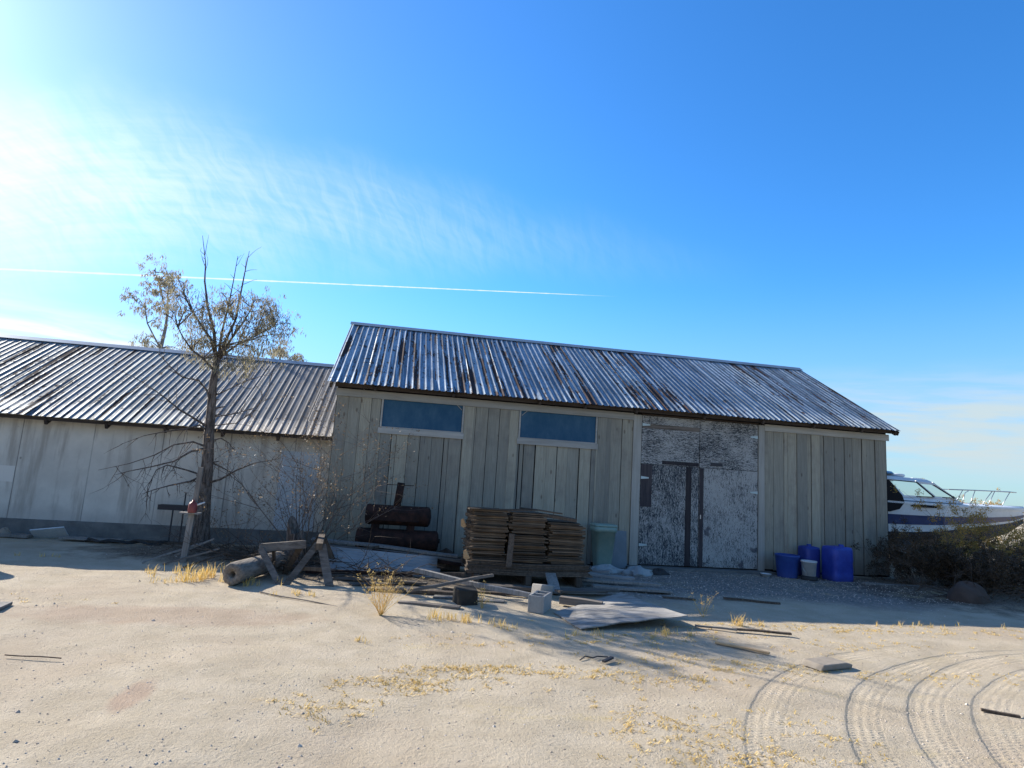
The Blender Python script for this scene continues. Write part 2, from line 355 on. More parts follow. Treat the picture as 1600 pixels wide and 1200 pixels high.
mat('rock_brown', lambda g, P: (g.mix(g.noise(P, 7., 5), (.05, .037, .03), (.115, .083, .065)), g.noise(P, 12., 4)), .95, bump=.6, bdist=.02)
def plastic(name, a, b, r=.45):
    def fn(g, P):
        x, y, z = g.sep(P); n = g.noise(P, 5., 6, .7); c = g.mix(g.ramp(n, .35, .75), a, b)
        dust = g.m('MULTIPLY', g.ramp(g.m('ADD', z, g.m('MULTIPLY', n, .3)), .08, .36, 1, 0), .45)
        if b[2] < .9: c = g.mix(g.m('MAXIMUM', dust, g.ramp(n, .60, .72, 0, .35)), c, tuple(.75*q+.05 for q in ((a[0]+b[0])/2, (a[1]+b[1])/2, (a[2]+b[2])/2)))
        return c, n
    mat(name, fn, r, spec=.4, bump=.15, bdist=.004)
plastic('blue_plastic', (.022, .045, .30), (.035, .075, .42)); plastic('blue_dark_plastic', (.018, .036, .22), (.028, .055, .30)); plastic('navy_tub', (.022, .055, .24), (.035, .085, .32))
plastic('white_plastic', (.50, .54, .56), (.68, .70, .70)); plastic('green_plastic', (.20, .31, .27), (.28, .38, .33)); plastic('slate_board', (.14, .185, .215), (.20, .25, .28), .7)
plastic('red_paint', (.17, .028, .024), (.26, .05, .04)); plastic('cloth_white', (.27, .31, .32), (.42, .44, .43), .9); plastic('black_rubber', (.012, .012, .013), (.03, .03, .03), .7)
plastic('boat_white', (.62, .65, .66), (.74, .76, .76), .35); plastic('boat_navy', (.016, .034, .105), (.026, .052, .15), .3); plastic('boat_bottom', (.018, .022, .035), (.04, .045, .06), .6)
plastic('bimini', (.10, .30, .55), (.15, .38, .62), .8); plastic('grey_seat', (.10, .11, .12), (.2, .2, .2))
mat('bare_steel', (.42, .43, .44), .35, metal=.8); mat('dark_steel', (.05, .05, .055), .6, metal=.3)
def glassm():
    m = bpy.data.materials.new('boat_glass'); m.use_nodes = True; g = N(m.node_tree)
    tr = g.node('ShaderNodeBsdfTransparent'); tr.inputs[0].default_value = (.50, .64, .62, 1)
    gl = g.node('ShaderNodeBsdfGlossy'); gl.inputs['Roughness'].default_value = .05
    fr = g.node('ShaderNodeFresnel'); fr.inputs[0].default_value = 1.5
    mx = g.node('ShaderNodeMixShader'); g.nt.links.new(fr.outputs[0], mx.inputs[0])
    g.nt.links.new(tr.outputs[0], mx.inputs[1]); g.nt.links.new(gl.outputs[0], mx.inputs[2])
    g.nt.links.new(mx.outputs[0], m.node_tree.nodes['Material Output'].inputs[0]); MATS['boat_glass'] = m
glassm()

# ------------------------------------------------------------------ mesh builder
class MB:
    def __init__(s): s.v = []; s.f = []; s.sm = []
    def add(s, vs, fs, smooth=False):
        o = len(s.v); s.v += [tuple(p) for p in vs]; s.f += [tuple(i+o for i in f) for f in fs]; s.sm += [smooth]*len(fs); return s
    def box(s, x0, x1, y0, y1, z0, z1, j=0.):
        vs = [(x, y, z) for x in (x0, x1) for y in (y0, y1) for z in (z0, z1)]
        if j: vs = [(x+rnd.uniform(-j, j), y+rnd.uniform(-j, j), z+rnd.uniform(-j, j)) for x, y, z in vs]
        return s.add(vs, [(0, 1, 3, 2), (4, 6, 7, 5), (0, 4, 5, 1), (2, 3, 7, 6), (0, 2, 6, 4), (1, 5, 7, 3)])
    def bar(s, a, b, w, h, up=(0, 0, 1)):
        a, b = Vector(a), Vector(b); d = (b-a).normalized(); u = Vector(up)
        sd = d.cross(u)
        if sd.length < 1e-3: sd = d.cross(Vector((0, 1, 0)))
        sd.normalize(); u = sd.cross(d)
        vs = [p+sd*i*w/2+u*k*h/2 for p in (a, b) for i in (-1, 1) for k in (-1, 1)]
        return s.add(vs, [(0, 1, 3, 2), (4, 6, 7, 5), (0, 4, 5, 1), (2, 3, 7, 6), (0, 2, 6, 4), (1, 5, 7, 3)])
    def tube(s, pts, rad, n=6, cap=True):
        pts = [Vector(p) for p in pts]
        if not isinstance(rad, (list, tuple)): rad = [rad]*len(pts)
        vs = []; fs = []; side = None
        for i, p in enumerate(pts):
            t = (pts[min(i+1, len(pts)-1)]-pts[max(i-1, 0)]).normalized()
            if side is None: side = t.cross(Vector((0, 0, 1)) if abs(t.z) < .9 else Vector((1, 0, 0)))
            side = (side-t*side.dot(t)).normalized(); o = t.cross(side)
            vs += [p+(side*math.cos(2*math.pi*k/n)+o*math.sin(2*math.pi*k/n))*rad[i] for k in range(n)]
        for i in range(len(pts)-1):
            fs += [(i*n+k, i*n+(k+1) % n, (i+1)*n+(k+1) % n, (i+1)*n+k) for k in range(n)]
        s.add(vs, fs, True)
        if cap:
            o = len(s.v)-len(vs)
            s.f += [tuple(o+k for k in range(n))[::-1], tuple(o+(len(pts)-1)*n+k for k in range(n))]; s.sm += [False, False]
        return s
    def lathe(s, prof, n=24, c=(0, 0, 0), axis='z'):
        vs = []
        for r, z in prof:
            for k in range(n):
                a = 2*math.pi*k/n; p = (r*math.cos(a), r*math.sin(a), z)
                if axis == 'x': p = (z, r*math.cos(a), r*math.sin(a))
                vs.append((p[0]+c[0], p[1]+c[1], p[2]+c[2]))
        fs = [(i*n+k, i*n+(k+1) % n, (i+1)*n+(k+1) % n, (i+1)*n+k) for i in range(len(prof)-1) for k in range(n)]
        return s.add(vs, fs, True)
    def prism(s, poly, y0, y1):      # polygon in x,z extruded in y
        n = len(poly); vs = [(x, y0, z) for x, z in poly]+[(x, y1, z) for x, z in poly]
        return s.add(vs, [tuple(range(n)), tuple(range(n, 2*n))[::-1]]+[(k, k+n, (k+1) % n+n, (k+1) % n) for k in range(n)])
    def build(s, name, m, parent=None, bevel=0., loc=None):
        me = bpy.data.meshes.new(name); me.from_pydata(s.v, [], s.f); me.update()
        me.polygons.foreach_set('use_smooth', s.sm); me.materials.append(MATS[m])
        o = bpy.data.objects.new(name, me); COL.objects.link(o)
        if parent: o.parent = parent
        if loc: o.location = loc
        if bevel:
            b = o.modifiers.new('b', 'BEVEL'); b.width = bevel; b.segments = 2; b.limit_method = 'ANGLE'
        return o
def thing(name, label, cat, loc=(0, 0, 0), rz=0., group=None):
    o = bpy.data.objects.new(name, None); COL.objects.link(o); o.location = loc; o.rotation_euler = (0, 0, rz)
    o['label'] = label; o['category'] = cat
    if group: o['group'] = group
    return o
def tag(o, label, cat, group=None, kind=None):
    if kind: o['kind'] = kind
    if label: o['label'] = label
    if cat: o['category'] = cat
    if group: o['group'] = group
    return o

# ------------------------------------------------------------------ ground and hills
rs = np.random.RandomState(3)
def vnoise(x, y, s, seed):
    r = np.random.RandomState(seed).rand(256, 256); X = x/s+1000; Y = y/s+1000
    i = np.floor(X).astype(int); j = np.floor(Y).astype(int); u = X-i; v = Y-j; u = u*u*(3-2*u); v = v*v*(3-2*v)
    A = lambda a, b: r[(i+a) % 256, (j+b) % 256]
    return A(0, 0)*(1-u)*(1-v)+A(1, 0)*u*(1-v)+A(0, 1)*(1-u)*v+A(1, 1)*u*v
def gz(x, y):
    x = np.asarray(x, float); y = np.asarray(y, float)
    h = (vnoise(x, y, 1.3, 1)-.5)*.035+(vnoise(x, y, .45, 2)-.5)*.016+(vnoise(x, y, .17, 5)-.5)*.007
    k = np.clip((11.6-y)/1.0, 0, 1)
    h = h*k
    h = h+.05*np.exp(-((x+3.1)/1.3)**2-((y-11.7)/.8)**2)                       # litter heaped at the tree foot
    h = h+.07*np.exp(-((x-11.0)/2.0)**2-((y-10.0)/1.4)**2)
    return h
def ground():
    xs = np.concatenate([-np.geomspace(900, 9, 22), np.arange(-8.6, 13.4, .055), np.geomspace(13.8, 900, 22)])
    ys = np.concatenate([-np.geomspace(300, 2, 10), np.arange(-1, 2.6, .3), np.arange(2.7, 13.4, .05), np.geomspace(13.8, 5000, 26)])
    X, Y = np.meshgrid(xs, ys); Z = gz(X, Y)
    far = (np.abs(X) > 14) | (Y > 14); Z[far] = 0
    nx, ny = len(xs), len(ys); co = np.stack([X, Y, Z], -1).reshape(-1, 3)
    i = np.arange(nx-1)[None, :]+np.arange(ny-1)[:, None]*nx
    fc = np.stack([i, i+1, i+1+nx, i+nx], -1).reshape(-1, 4)
    me = bpy.data.meshes.new('ground'); me.from_pydata(co.tolist(), [], fc.tolist()); me.update()
    me.polygons.foreach_set('use_smooth', [True]*len(me.polygons)); me.materials.append(MATS['sand'])
    o = bpy.data.objects.new('ground', me); COL.objects.link(o); o['kind'] = 'structure'
ground()
def GZ(x, y): return float(gz(x, y))
def hills():
    m = MB(); n = 160; vs = []; fs = []
    for i in range(n+1):
        a = R(-75+i*150/n); hh = 10+16*float(vnoise(i*1.0, 3.3, 9., 8))+12*float(vnoise(i*1.0, 7.3, 3., 9))
        for rr, z in ((4200, -5), (4350, hh*.6), (4500, hh), (4900, -5)):
            vs.append((math.sin(a)*rr, math.cos(a)*rr, z))
    for i in range(n):
        for k in range(3): fs.append((i*4+k, i*4+k+1, i*4+k+5, i*4+k+4))
    m.add(vs, fs, True); m.build('hills', 'hill_rock')['kind'] = 'structure'
hills()

# ------------------------------------------------------------------ barn and shed
def roof(x0, x1, yE, zE, yR, zR, per, sheet, mname, parent, seed, gap=0.):
    """corrugated sheets on both slopes, 2.5 mm steel with an underside"""
    rr = random.Random(seed); m = MB()
    for side in (1, -1):
        L = math.hypot(yR-yE, zR-zE); sx = x0; i = 0
        while sx < x1-.02:
            ex = min(sx+sheet, x1); over = .035 if ex < x1 else 0
            nx = max(6, int(round((ex+over-sx)/per*12))); rows = 7; lift = .004*(i % 2)+rr.uniform(0, .003); sk = rr.uniform(-.010, .010); ed = rr.uniform(-.03, .03)
            ph = 0
            vs = []
            for lay in (0, 1):
                for r in range(rows):
                    t = r/(rows-1)
                    for k in range(nx+1):
                        x = sx+(ex+over-sx)*k/nx
                        ph_ = ((x-x0)/per) % 1.; w = 1.5*max(0., 1-abs(ph_-.5)/.20)**.8-.5
                        z = zE+(zR-zE)*t+w*(.0125 if seed != 9 else .0075)+lift-.0025*lay+.004*math.sin(x*1.7+t*4+seed)
                        y = yE+(yR-yE)*t-(ed if t == 0 else 0)*1.0
                        if side < 0: y = 2*yR-y
                        vs.append((x+sk*t, y, z))
            W_ = nx+1; fs = []
            for lay in (0, 1):
                o = lay*rows*W_
                for r in range(rows-1):
                    for k in range(nx):
                        q_ = (o+r*W_+k, o+r*W_+k+1, o+(r+1)*W_+k+1, o+(r+1)*W_+k)
                        fs.append(q_ if (lay == 0) == (side > 0) else q_[::-1])
            o2 = rows*W_
            for k in range(nx): fs.append((k, k+1, k+1+o2, k+o2))
            for r in range(rows-1):
                fs.append((r*W_, (r+1)*W_, (r+1)*W_+o2, r*W_+o2)); fs.append((r*W_+nx, (r+1)*W_+nx, (r+1)*W_+nx+o2, r*W_+nx+o2))
            m.add(vs, fs, False)
            m.sm[-len(fs):] = [True]*len(fs)
            sx = ex; i += 1
    o = m.build('roof', mname, parent)
    c = MB(); s_ = .16; sl_ = (zR-zE)/(yR-yE)
    c.add([(x0-.02, yR-s_, zR-s_*sl_+.025), (x1+.02, yR-s_, zR-s_*sl_+.025), (x0-.02, yR, zR+.035), (x1+.02, yR, zR+.035), (x0-.02, yR+s_, zR-s_*sl_+.025), (x1+.02, yR+s_, zR-s_*sl_+.025),
           (x0-.02, yR-s_, zR-s_*sl_+.021), (x1+.02, yR-s_, zR-s_*sl_+.021), (x0-.02, yR, zR+.031), (x1+.02, yR, zR+.031), (x0-.02, yR+s_, zR-s_*sl_+.021), (x1+.02, yR+s_, zR-s_*sl_+.021)],
          [(0, 1, 3, 2), (2, 3, 5, 4), (6, 8, 9, 7), (8, 10, 11, 9), (0, 6, 7, 1), (4, 5, 11, 10)])
    c.build('ridge_cap', 'ridge_metal', o)
    return o

BX0, BX1, BY0, BYR, BY1 = -1.27, 10.60, 11.99, 15.10, 18.21
barn = thing('barn', 'large wooden barn with vertical grey boards and rust streaked corrugated metal roof', 'barn', (0, 0, 0))
def zroof(y): return 3.12+(y-11.64)*(5.05-3.12)/(15.10-11.64)
WIN = [(-.385, 1.14, 2.40, 3.02), (2.305, 3.86, 2.39, 3.015)]
def siding():
    m = MB(); x = BX0+.02
    while x < BX1-.06:
        w = rnd.choice((.20, .215, .225, .235, .09, .25)); x1 = min(x+w, BX1-.02)
        if x < 4.66 and x1 > 4.66-.02: x1 = 4.655
        if 4.66 <= x+.01 < 7.60: x = 7.605; continue
        yy = BY0+rnd.uniform(-.009, .007); b = .03+rnd.uniform(0, .05); gap = rnd.choice((.005, .008, .014, .022))
        segs = [(b, 2.965)]
        for a0, a1, z0, z1 in WIN:
            if x+.02 < a1+.04 and x1-.02 > a0-.04: segs = [(b, z0-.10)]
        # side overlap: boards that poke past the window jamb are trimmed
        xa, xb = x, x1-gap
        for a0, a1, z0, z1 in WIN:
            if xa < a0-.035 < xb and xb < a0+.12:
                pass
        for z0, z1 in segs:
            tw = rnd.uniform(-.006, .006); sh = rnd.uniform(-.004, .004)
            m.add([(xa, yy+tw, z0), (xb, yy-tw, z0), (xb, yy+.022, z0), (xa, yy+.022, z0), (xa+sh, yy+tw, z1), (xb+sh, yy-tw, z1), (xb+sh, yy+.022, z1), (xa+sh, yy+.022, z1)],
                  [(0, 1, 5, 4), (1, 2, 6, 5), (2, 3, 7, 6), (3, 0, 4, 7), (4, 5, 6, 7), (0, 3, 2, 1)])
        x = x1
    # jamb boards beside the windows
    for a0, a1, z0, z1 in WIN:
        m.box(a0-.215, a0-.045, BY0-.011, BY0+.020, .06, 2.930); m.box(a1+.045, a1+.225, BY0-.010, BY0+.018, .07, 2.930)
    return m
m = siding()
for lo in (True, False):
    keep = [k for k, f in enumerate(m.f) if (m.v[f[0]][0] < 6) == lo]; q_ = MB(); q_.v = m.v; q_.f = [m.f[k] for k in keep]; q_.sm = [m.sm[k] for k in keep]
    us = sorted({i for f in q_.f for i in f}); mp = {a: b for b, a in enumerate(us)}; q_.v = [m.v[i] for i in us]; q_.f = [tuple(mp[i] for i in f) for f in q_.f]
    q_.build('front_boards', 'siding', barn)
b = MB(); b.box(BX0+.01, 4.70, BY0+.035, BY0+.07, 0, 3.12); b.box(7.56, BX1-.01, BY0+.035, BY0+.07, 0, 3.12); b.box(4.701, 7.559, BY0+.036, BY0+.069, 3.07, 3.12)
b.build('wall_sheathing', 'dark_recess', barn)  # near-black backing that paints the shade in the board gaps
# gable and back walls of boards
m = MB()
for xs_, s in ((BX0, 1), (BX1, -1)):
    y = BY0+.075
    while y < BY1-.05:
        y1 = min(y+.22, BY1-.02); z = zroof(min(y, 2*BYR-y1) if y < BYR else 2*BYR-y1)-.06
        if y < BYR < y1: z = zroof(y)-.06
        x0 = xs_+(0 if s > 0 else -.025)+rnd.uniform(-.003, .003)
        m.box(x0, x0+.025, y, y1-.006, .02, z); y = y1
x = BX0+.03
while x < BX1-.06:
    x1 = min(x+.22, BX1-.03); m.box(x, x1-.006, BY1-.025, BY1, .02, 3.05); x = x1
m.build('side_and_back_boards', 'siding', barn)
m = MB(); m.box(BX0-.012, 4.655, BY0-.030, BY0-.008, 2.935, 3.075); m.box(7.60, BX1+.012, BY0-.030, BY0-.008, 2.935, 3.075)
m.build('top_trim', 'trim_wood', barn)
m = MB(); m.box(BX0-.02, BX1+.02, BY0-.20, BY0-.165, 3.085, 3.19, .002); m.box(BX0-.05, BX1+.05, BYR-.04, BYR+.04, 4.85, 4.95)
for xx in (BX0-.09, BX1+.02):
    m.bar((xx, BY0-.28, zroof(BY0-.28)-.075), (xx, BYR, zroof(BYR)-.075), .035, .09); m.bar((xx, 2*BYR-BY0+.28, zroof(BY0-.28)-.075), (xx, BYR, zroof(BYR)-.075), .035, .09)
m.build('fascia', 'dark_wood', barn)
for xx in (-.55, .92, 2.62, 3.55, 4.62, 6.1, 7.42, 8.6, 9.75, 10.57):
    MB().bar((xx, BY0-.27, zroof(BY0-.27)-.085), (xx, BY0+.1, zroof(BY0+.1)-.085), .045, .085).build('rafter_tail', 'dark_wood', barn)
for a_, b_ in ((4.66, 4.835), (7.46, 7.60)): MB().box(a_, b_, BY0-.022, BY0+.025, .03, 3.05).build('door_post', 'post_wood', barn)
m = MB(); m.box(4.836, 7.459, BY0-.018, BY0+.020, 3.055, 3.083); m.build('door_lintel', 'dark_wood', barn)
m = MB(); m.box(4.55, 7.75, BY0-.22, BY0+.03, -.03, .045, .004); m.build('door_sill', 'footing_concrete', barn, .008)
for a0, a1, z0, z1 in WIN:
    w = MB(); w.box(a0-.03, a1+.03, BY0-.006, BY0+.030, z1, z1+.012); w.box(a0-.034, a0, BY0-.010, BY0+.030, z0, z1); w.box(a1, a1+.034, BY0-.010, BY0+.030, z0, z1)
    w.box(a0, a1, BY0-.006, BY0+.030, z0-.004, z0+.018)
    wo = w.build('window', 'trim_wood', barn)
    MB().box(a0+.001, a1-.001, BY0+.010, BY0+.018, z0+.018, z1).build('pane', 'window_blue', wo)
    MB().box(a0-.06, a1+.05, BY0-.034, BY0-.011, z0-.115, z0-.006).build('sill', 'trim_wood', wo)
    cx = a1 if a0 < 0 else a0; sg = -1 if a0 < 0 else 1
    MB().bar((cx+sg*.02, BY0+.004, z1-.17), (cx+sg*.17, BY0+.004, z1-.03), .010, .045, (0, 1, 0)).build('corner_brace', 'trim_wood', wo)
# plywood doors
def leaf(x0, x1, mlow, battens):
    zb, zs, zt = .065, 2.06, 3.05
    d = MB().box(x0, x1, BY0+.012, BY0+.034, zb, zt).build('door', 'dark_recess', barn)
    MB().box(x0+.004, x1-.004, BY0-.010, BY0+.011, zs+.006, zt-.004).build('upper_panel', 'ply_top', d)
    MB().box(x0+.004, x1-.004, BY0-.008, BY0+.011, zb+.004, zs-.004).build('lower_panel', mlow, d)
    for a, b_ in battens: MB().box(a, b_, BY0-.013, BY0-.009, zb+.006, zs-.008).build('bare_strip', 'door_batten', d)
    return d
dl = leaf(4.846, 6.120, 'ply_left', [(5.83, 5.955)])
dr_ = leaf(6.128, 7.448, 'ply_right', [(6.135, 6.225)])
def tri_hinge(x, z, s, par): MB().prism([(x, z-.03), (x+s*.17, z-.012), (x+s*.17, z+.012), (x, z+.03)], BY0-.018, BY0-.0135).build('strap_hinge', 'hinge_metal', par)
tri_hinge(4.85, 2.86, 1, dl); tri_hinge(4.85, 1.78, 1, dl); tri_hinge(4.85, .45, 1, dl); tri_hinge(7.445, 2.78, -1, dr_); tri_hinge(7.445, 1.62, -1, dr_)
MB().box(6.37, 6.64, BY0-.022, BY0-.0135, 2.11, 2.18).build('pull_plate', 'dark_steel', dr_)
MB().box(6.15, 6.17, BY0-.030, BY0-.0135, 1.02, 1.10).build('latch', 'bare_steel', dr_)
MB().box(4.85, 5.09, BY0-.0125, BY0-.0088, 1.20, 2.05).build('bare_strip', 'door_batten', dl)
MB().box(4.853, 6.112, BY0-.0135, BY0-.0105, 2.79, 2.88).build('bare_strip', 'plank_wood', dl)
MB().box(5.30, 6.110, BY0-.0135, BY0-.0105, 2.075, 2.150).build('bare_strip', 'door_batten', dl)
roof(-1.42, 10.62, 11.64, 3.145, 15.10, 5.075, .125, .66, 'roof_barn', barn, 5)

SX0, SX1, SY0, SYR = -15.0, -1.30, 12.95, 16.17
shed = thing('shed', 'long low white walled shed with corrugated metal roof left of the barn', 'shed', (0, 0, 0))
m = MB(); m.box(SX0, SX1, SY0, SY0+.12, .30, 2.36); m.box(SX0, SX1, 19.27, 19.39, .30, 2.36)
m.add([(SX0, SY0+.12, .3), (SX0, 19.27, .3), (SX0, 19.27, 2.36), (SX0, SYR, 4.02), (SX0, SY0+.12, 2.36), (SX0+.12, SY0+.12, .3), (SX0+.12, 19.27, .3), (SX0+.12, 19.27, 2.36), (SX0+.12, SYR, 4.02), (SX0+.12, SY0+.12, 2.36)],
      [(0, 1, 2, 3, 4), (5, 9, 8, 7, 6), (0, 4, 9, 5), (1, 6, 7, 2), (2, 7, 8, 3), (3, 8, 9, 4), (0, 5, 6, 1)])
m.build('wall', 'plaster', shed)
m = MB(); m.box(SX0-.03, SX1, SY0-.06, SY0+.15, -.05, .30, .004); m.box(SX0-.03, SX1, 19.2, 19.42, -.05, .30); m.box(SX0-.03, SX0+.15, SY0+.15, 19.2, -.05, .299); m.build('footing', 'footing_concrete', shed)
for xx in [-14.6+i*1.02 for i in range(13)]:
    MB().bar((xx, SY0-.28, 2.085), (xx, SY0-.001, 2.085+.279*.605), .05, .13).build('rafter_tail', 'dark_wood', shed)
MB().box(SX0, SX1, SY0-.285, SY0-.255, 2.105, 2.165).build('fascia', 'dark_wood', shed)
MB().box(-7.30, -6.94, SY0-.006, SY0-.001, .95, 1.24).build('vent_patch', 'white_patch', shed)
MB().box(-2.30, -1.55, SY0-.012, SY0-.001, .32, 1.85).build('repair_panel', 'repair_paint', shed)
roof(SX0-.2, SX1-.05, 12.60, 2.175, SYR, 4.155, .142, .70, 'roof_shed', shed, 9)

# ------------------------------------------------------------------ trees and shrubs
def leaf_quads(m, c, rad, n, ln, wd, droop=.8, r=rnd):
    for _ in range(n):
        d = Vector((r.gauss(0, 1), r.gauss(0, 1), r.gauss(0, 1))); d = d.normalized()*rad*r.random()**.5
        p = Vector(c)+Vector((d.x, d.y, d.z*1.05))
        a = Vector((r.gauss(0, .5), r.gauss(0, .5), -droop+r.gauss(0, .5))).normalized()*ln*r.uniform(.6, 1.3)
        s = a.cross(Vector((r.gauss(0, 1), r.gauss(0, 1), r.gauss(0, 1)))).normalized()*wd*r.uniform(.6, 1.2)*.5
        m.add([p, p+a*.45+s, p+a, p+a*.45-s], [(0, 1, 2, 3)])
def twiggy(m, p, d, ln, rad, depth, r, droop=0., kids=3):
    pts = [Vector(p)]; dd = Vector(d).normalized()
    n = 4
    for i in range(n):
        dd = (dd+Vector((r.gauss(0, .16), r.gauss(0, .16), r.gauss(0, .12)-droop*.22))).normalized(); pts.append(pts[-1]+dd*ln/n)
    m.tube(pts, [rad*(1-.75*i/n) for i in range(n+1)], 4 if rad < .012 else 6, False)
    ends = [pts[-1]]
    if depth > 0:
        for k in range(kids):
            i = r.randint(1, n); q_ = pts[i]
            nd = (dd+Vector((r.gauss(0, .7), r.gauss(0, .7), r.gauss(0, .45)))).normalized()
            ends += twiggy(m, q_, nd, ln*r.uniform(.45, .7), rad*.5, depth-1, r, droop, kids)
    return ends

LIMBS = [
([(-3.46, 12.0, 3.34), (-3.57, 11.98, 3.9), (-3.73, 11.96, 4.37), (-3.85, 11.94, 4.84), (-3.9, 11.92, 5.2), (-3.98, 11.9, 5.71)], .05, .006, 1, .35),
([(-3.44, 12.0, 3.38), (-3.47, 12.05, 3.93), (-3.41, 12.1, 4.44), (-3.41, 12.15, 4.96), (-3.4, 12.2, 5.49)], .04, .006, 1, .3),
([(-3.43, 12.0, 3.38), (-3.39, 12.06, 3.7), (-3.3, 12.12, 4.21), (-3.24, 12.18, 4.86), (-3.24, 12.24, 5.27), (-3.23, 12.3, 5.65)], .05, .006, 1, .35),
([(-3.47, 12.0, 3.43), (-3.59, 11.94, 3.77), (-3.77, 11.88, 4.04), (-3.95, 11.82, 4.28), (-4.1, 11.76, 4.51), (-4.19, 11.7, 4.73)], .045, .008, 1, .4),
([(-3.43, 12.0, 3.38), (-3.28, 12.1, 3.84), (-3.16, 12.2, 4.18), (-3.07, 12.3, 4.54), (-3.05, 12.4, 4.82)], .04, .008, 1, .4),
([(-3.42, 12.0, 3.45), (-3.15, 12.1, 3.75), (-2.9, 12.2, 3.95), (-2.6, 12.3, 4.2)], .035, .007, 1, .4),
([(-3.47, 12.0, 3.19), (-3.66, 11.9, 3.4), (-3.85, 11.8, 3.54), (-4.0, 11.7, 3.74), (-4.07, 11.6, 3.88), (-4.16, 11.5, 4.02)], .035, .006, 1, .3),
([(-3.42, 12.0, 2.49), (-3.52, 11.92, 2.82), (-3.68, 11.84, 2.97), (-3.92, 11.76, 3.0), (-4.14, 11.68, 3.2), (-4.34, 11.6, 3.39)], .03, .006, 1, .3),
([(-3.42, 12.0, 2.14), (-3.7, 11.85, 2.33), (-3.88, 11.7, 2.42), (-4.12, 11.55, 2.61), (-4.4, 11.4, 2.81)], .035, .006, 2, .35),
([(-3.43, 12.0, 2.08), (-3.58, 11.86, 2.17), (-3.74, 11.72, 2.09), (-4.04, 11.58, 2.0), (-4.29, 11.44, 1.92), (-4.55, 11.3, 1.75)], .03, .005, -1, .35),
([(-3.41, 12.0, 1.79), (-3.62, 11.84, 1.7), (-3.86, 11.68, 1.52), (-4.14, 11.52, 1.41), (-4.42, 11.36, 1.32), (-4.54, 11.2, 1.24)], .035, .005, -2, .45),
([(-3.41, 12.0, 1.80), (-3.62, 11.84, 1.88), (-3.86, 11.68, 1.80), (-4.14, 11.52, 1.60), (-4.42, 11.36, 1.45), (-4.80, 11.2, 1.30)], .028, .005, -2, .45),
([(-3.37, 12.0, 1.33), (-3.61, 11.88, 1.2), (-3.87, 11.75, 1.1), (-4.07, 11.62, 1.02), (-4.2, 11.5, .94)], .03, .006, -2, .35),
([(-3.36, 12.0, 1.28), (-3.7, 11.9, 1.37), (-3.97, 11.8, 1.46), (-4.09, 11.7, 1.34), (-4.15, 11.6, 1.07), (-4.11, 11.5, .75)], .025, .005, -2, .4),
([(-3.35, 12.0, 1.16), (-3.08, 11.88, 1.24), (-2.81, 11.75, 1.43), (-2.47, 11.62, 1.56), (-2.09, 11.5, 1.67)], .035, .006, 1, .25),
([(-3.38, 12.0, 1.56), (-3.18, 12.13, 1.48), (-3.04, 12.27, 1.41), (-2.92, 12.4, 1.24)], .025, .006, -2, .3),
([(-3.39, 12.0, 1.91), (-3.25, 12.13, 1.98), (-3.13, 12.27, 1.91), (-3.05, 12.4, 1.77)], .025, .005, -2, .3),
([(-3.45, 12.0, 2.72), (-3.24, 11.9, 2.82), (-2.96, 11.8, 2.97), (-2.73, 11.7, 3.07)], .02, .005, 2, .3),
([(-3.4, 12.0, 2.19), (-2.97, 12.0, 2.29), (-2.67, 12.0, 2.55), (-2.49, 12.0, 2.92), (-2.45, 12.0, 3.35)], .015, .005, 2, .3),
([(-3.4, 12.0, 2.35), (-3.1, 12.2, 2.45), (-2.8, 12.35, 2.62), (-2.6, 12.45, 2.80)], .018, .005, 2, .3)]
FRONT = [(-4.21, 4.47, .17), (-4.16, 4.64, .12), (-3.98, 4.11, .12), (-3.9, 3.87, .17), (-3.71, 4.57, .1), (-3.67, 4.7, .11), (-3.5, 4.28, .1), (-3.46, 4.6, .1), (-3.15, 4.14, .15), (-3.07, 4.46, .12), (-2.98, 4.65, .12), (-2.87, 4.23, .17), (-2.8, 4.36, .15), (-2.9, 3.98, .15), (-2.64, 4.19, .15), (-2.51, 4.12, .12), (-2.77, 3.87, .15), (-3.04, 3.72, .15), (-3.29, 3.94, .11), (-3.81, 3.64, .15), (-3.74, 3.95, .11), (-2.84, 3.5, .15), (-3.12, 3.47, .12), (-4.04, 3.74, .12), (-4.25, 4.08, .12), (-3.36, 3.63, .12), (-2.73, 4.52, .1), (-2.6, 4.32, .1), (-3.91, 3.57, .11), (-3.37, 3.26, .12), (-3.2, 3.22, .11), (-3.6, 3.72, .1), (-2.45, 3.95, .15), (-2.6, 3.72, .15), (-2.95, 3.6, .15), (-3.35, 4.35, .12), (-3.6, 4.1, .13), (-2.7, 4.35, .16), (-3.05, 4.1, .16), (-2.35, 4.2, .1), (-3.85, 4.25, .13), (-4.1, 4.3, .15)]
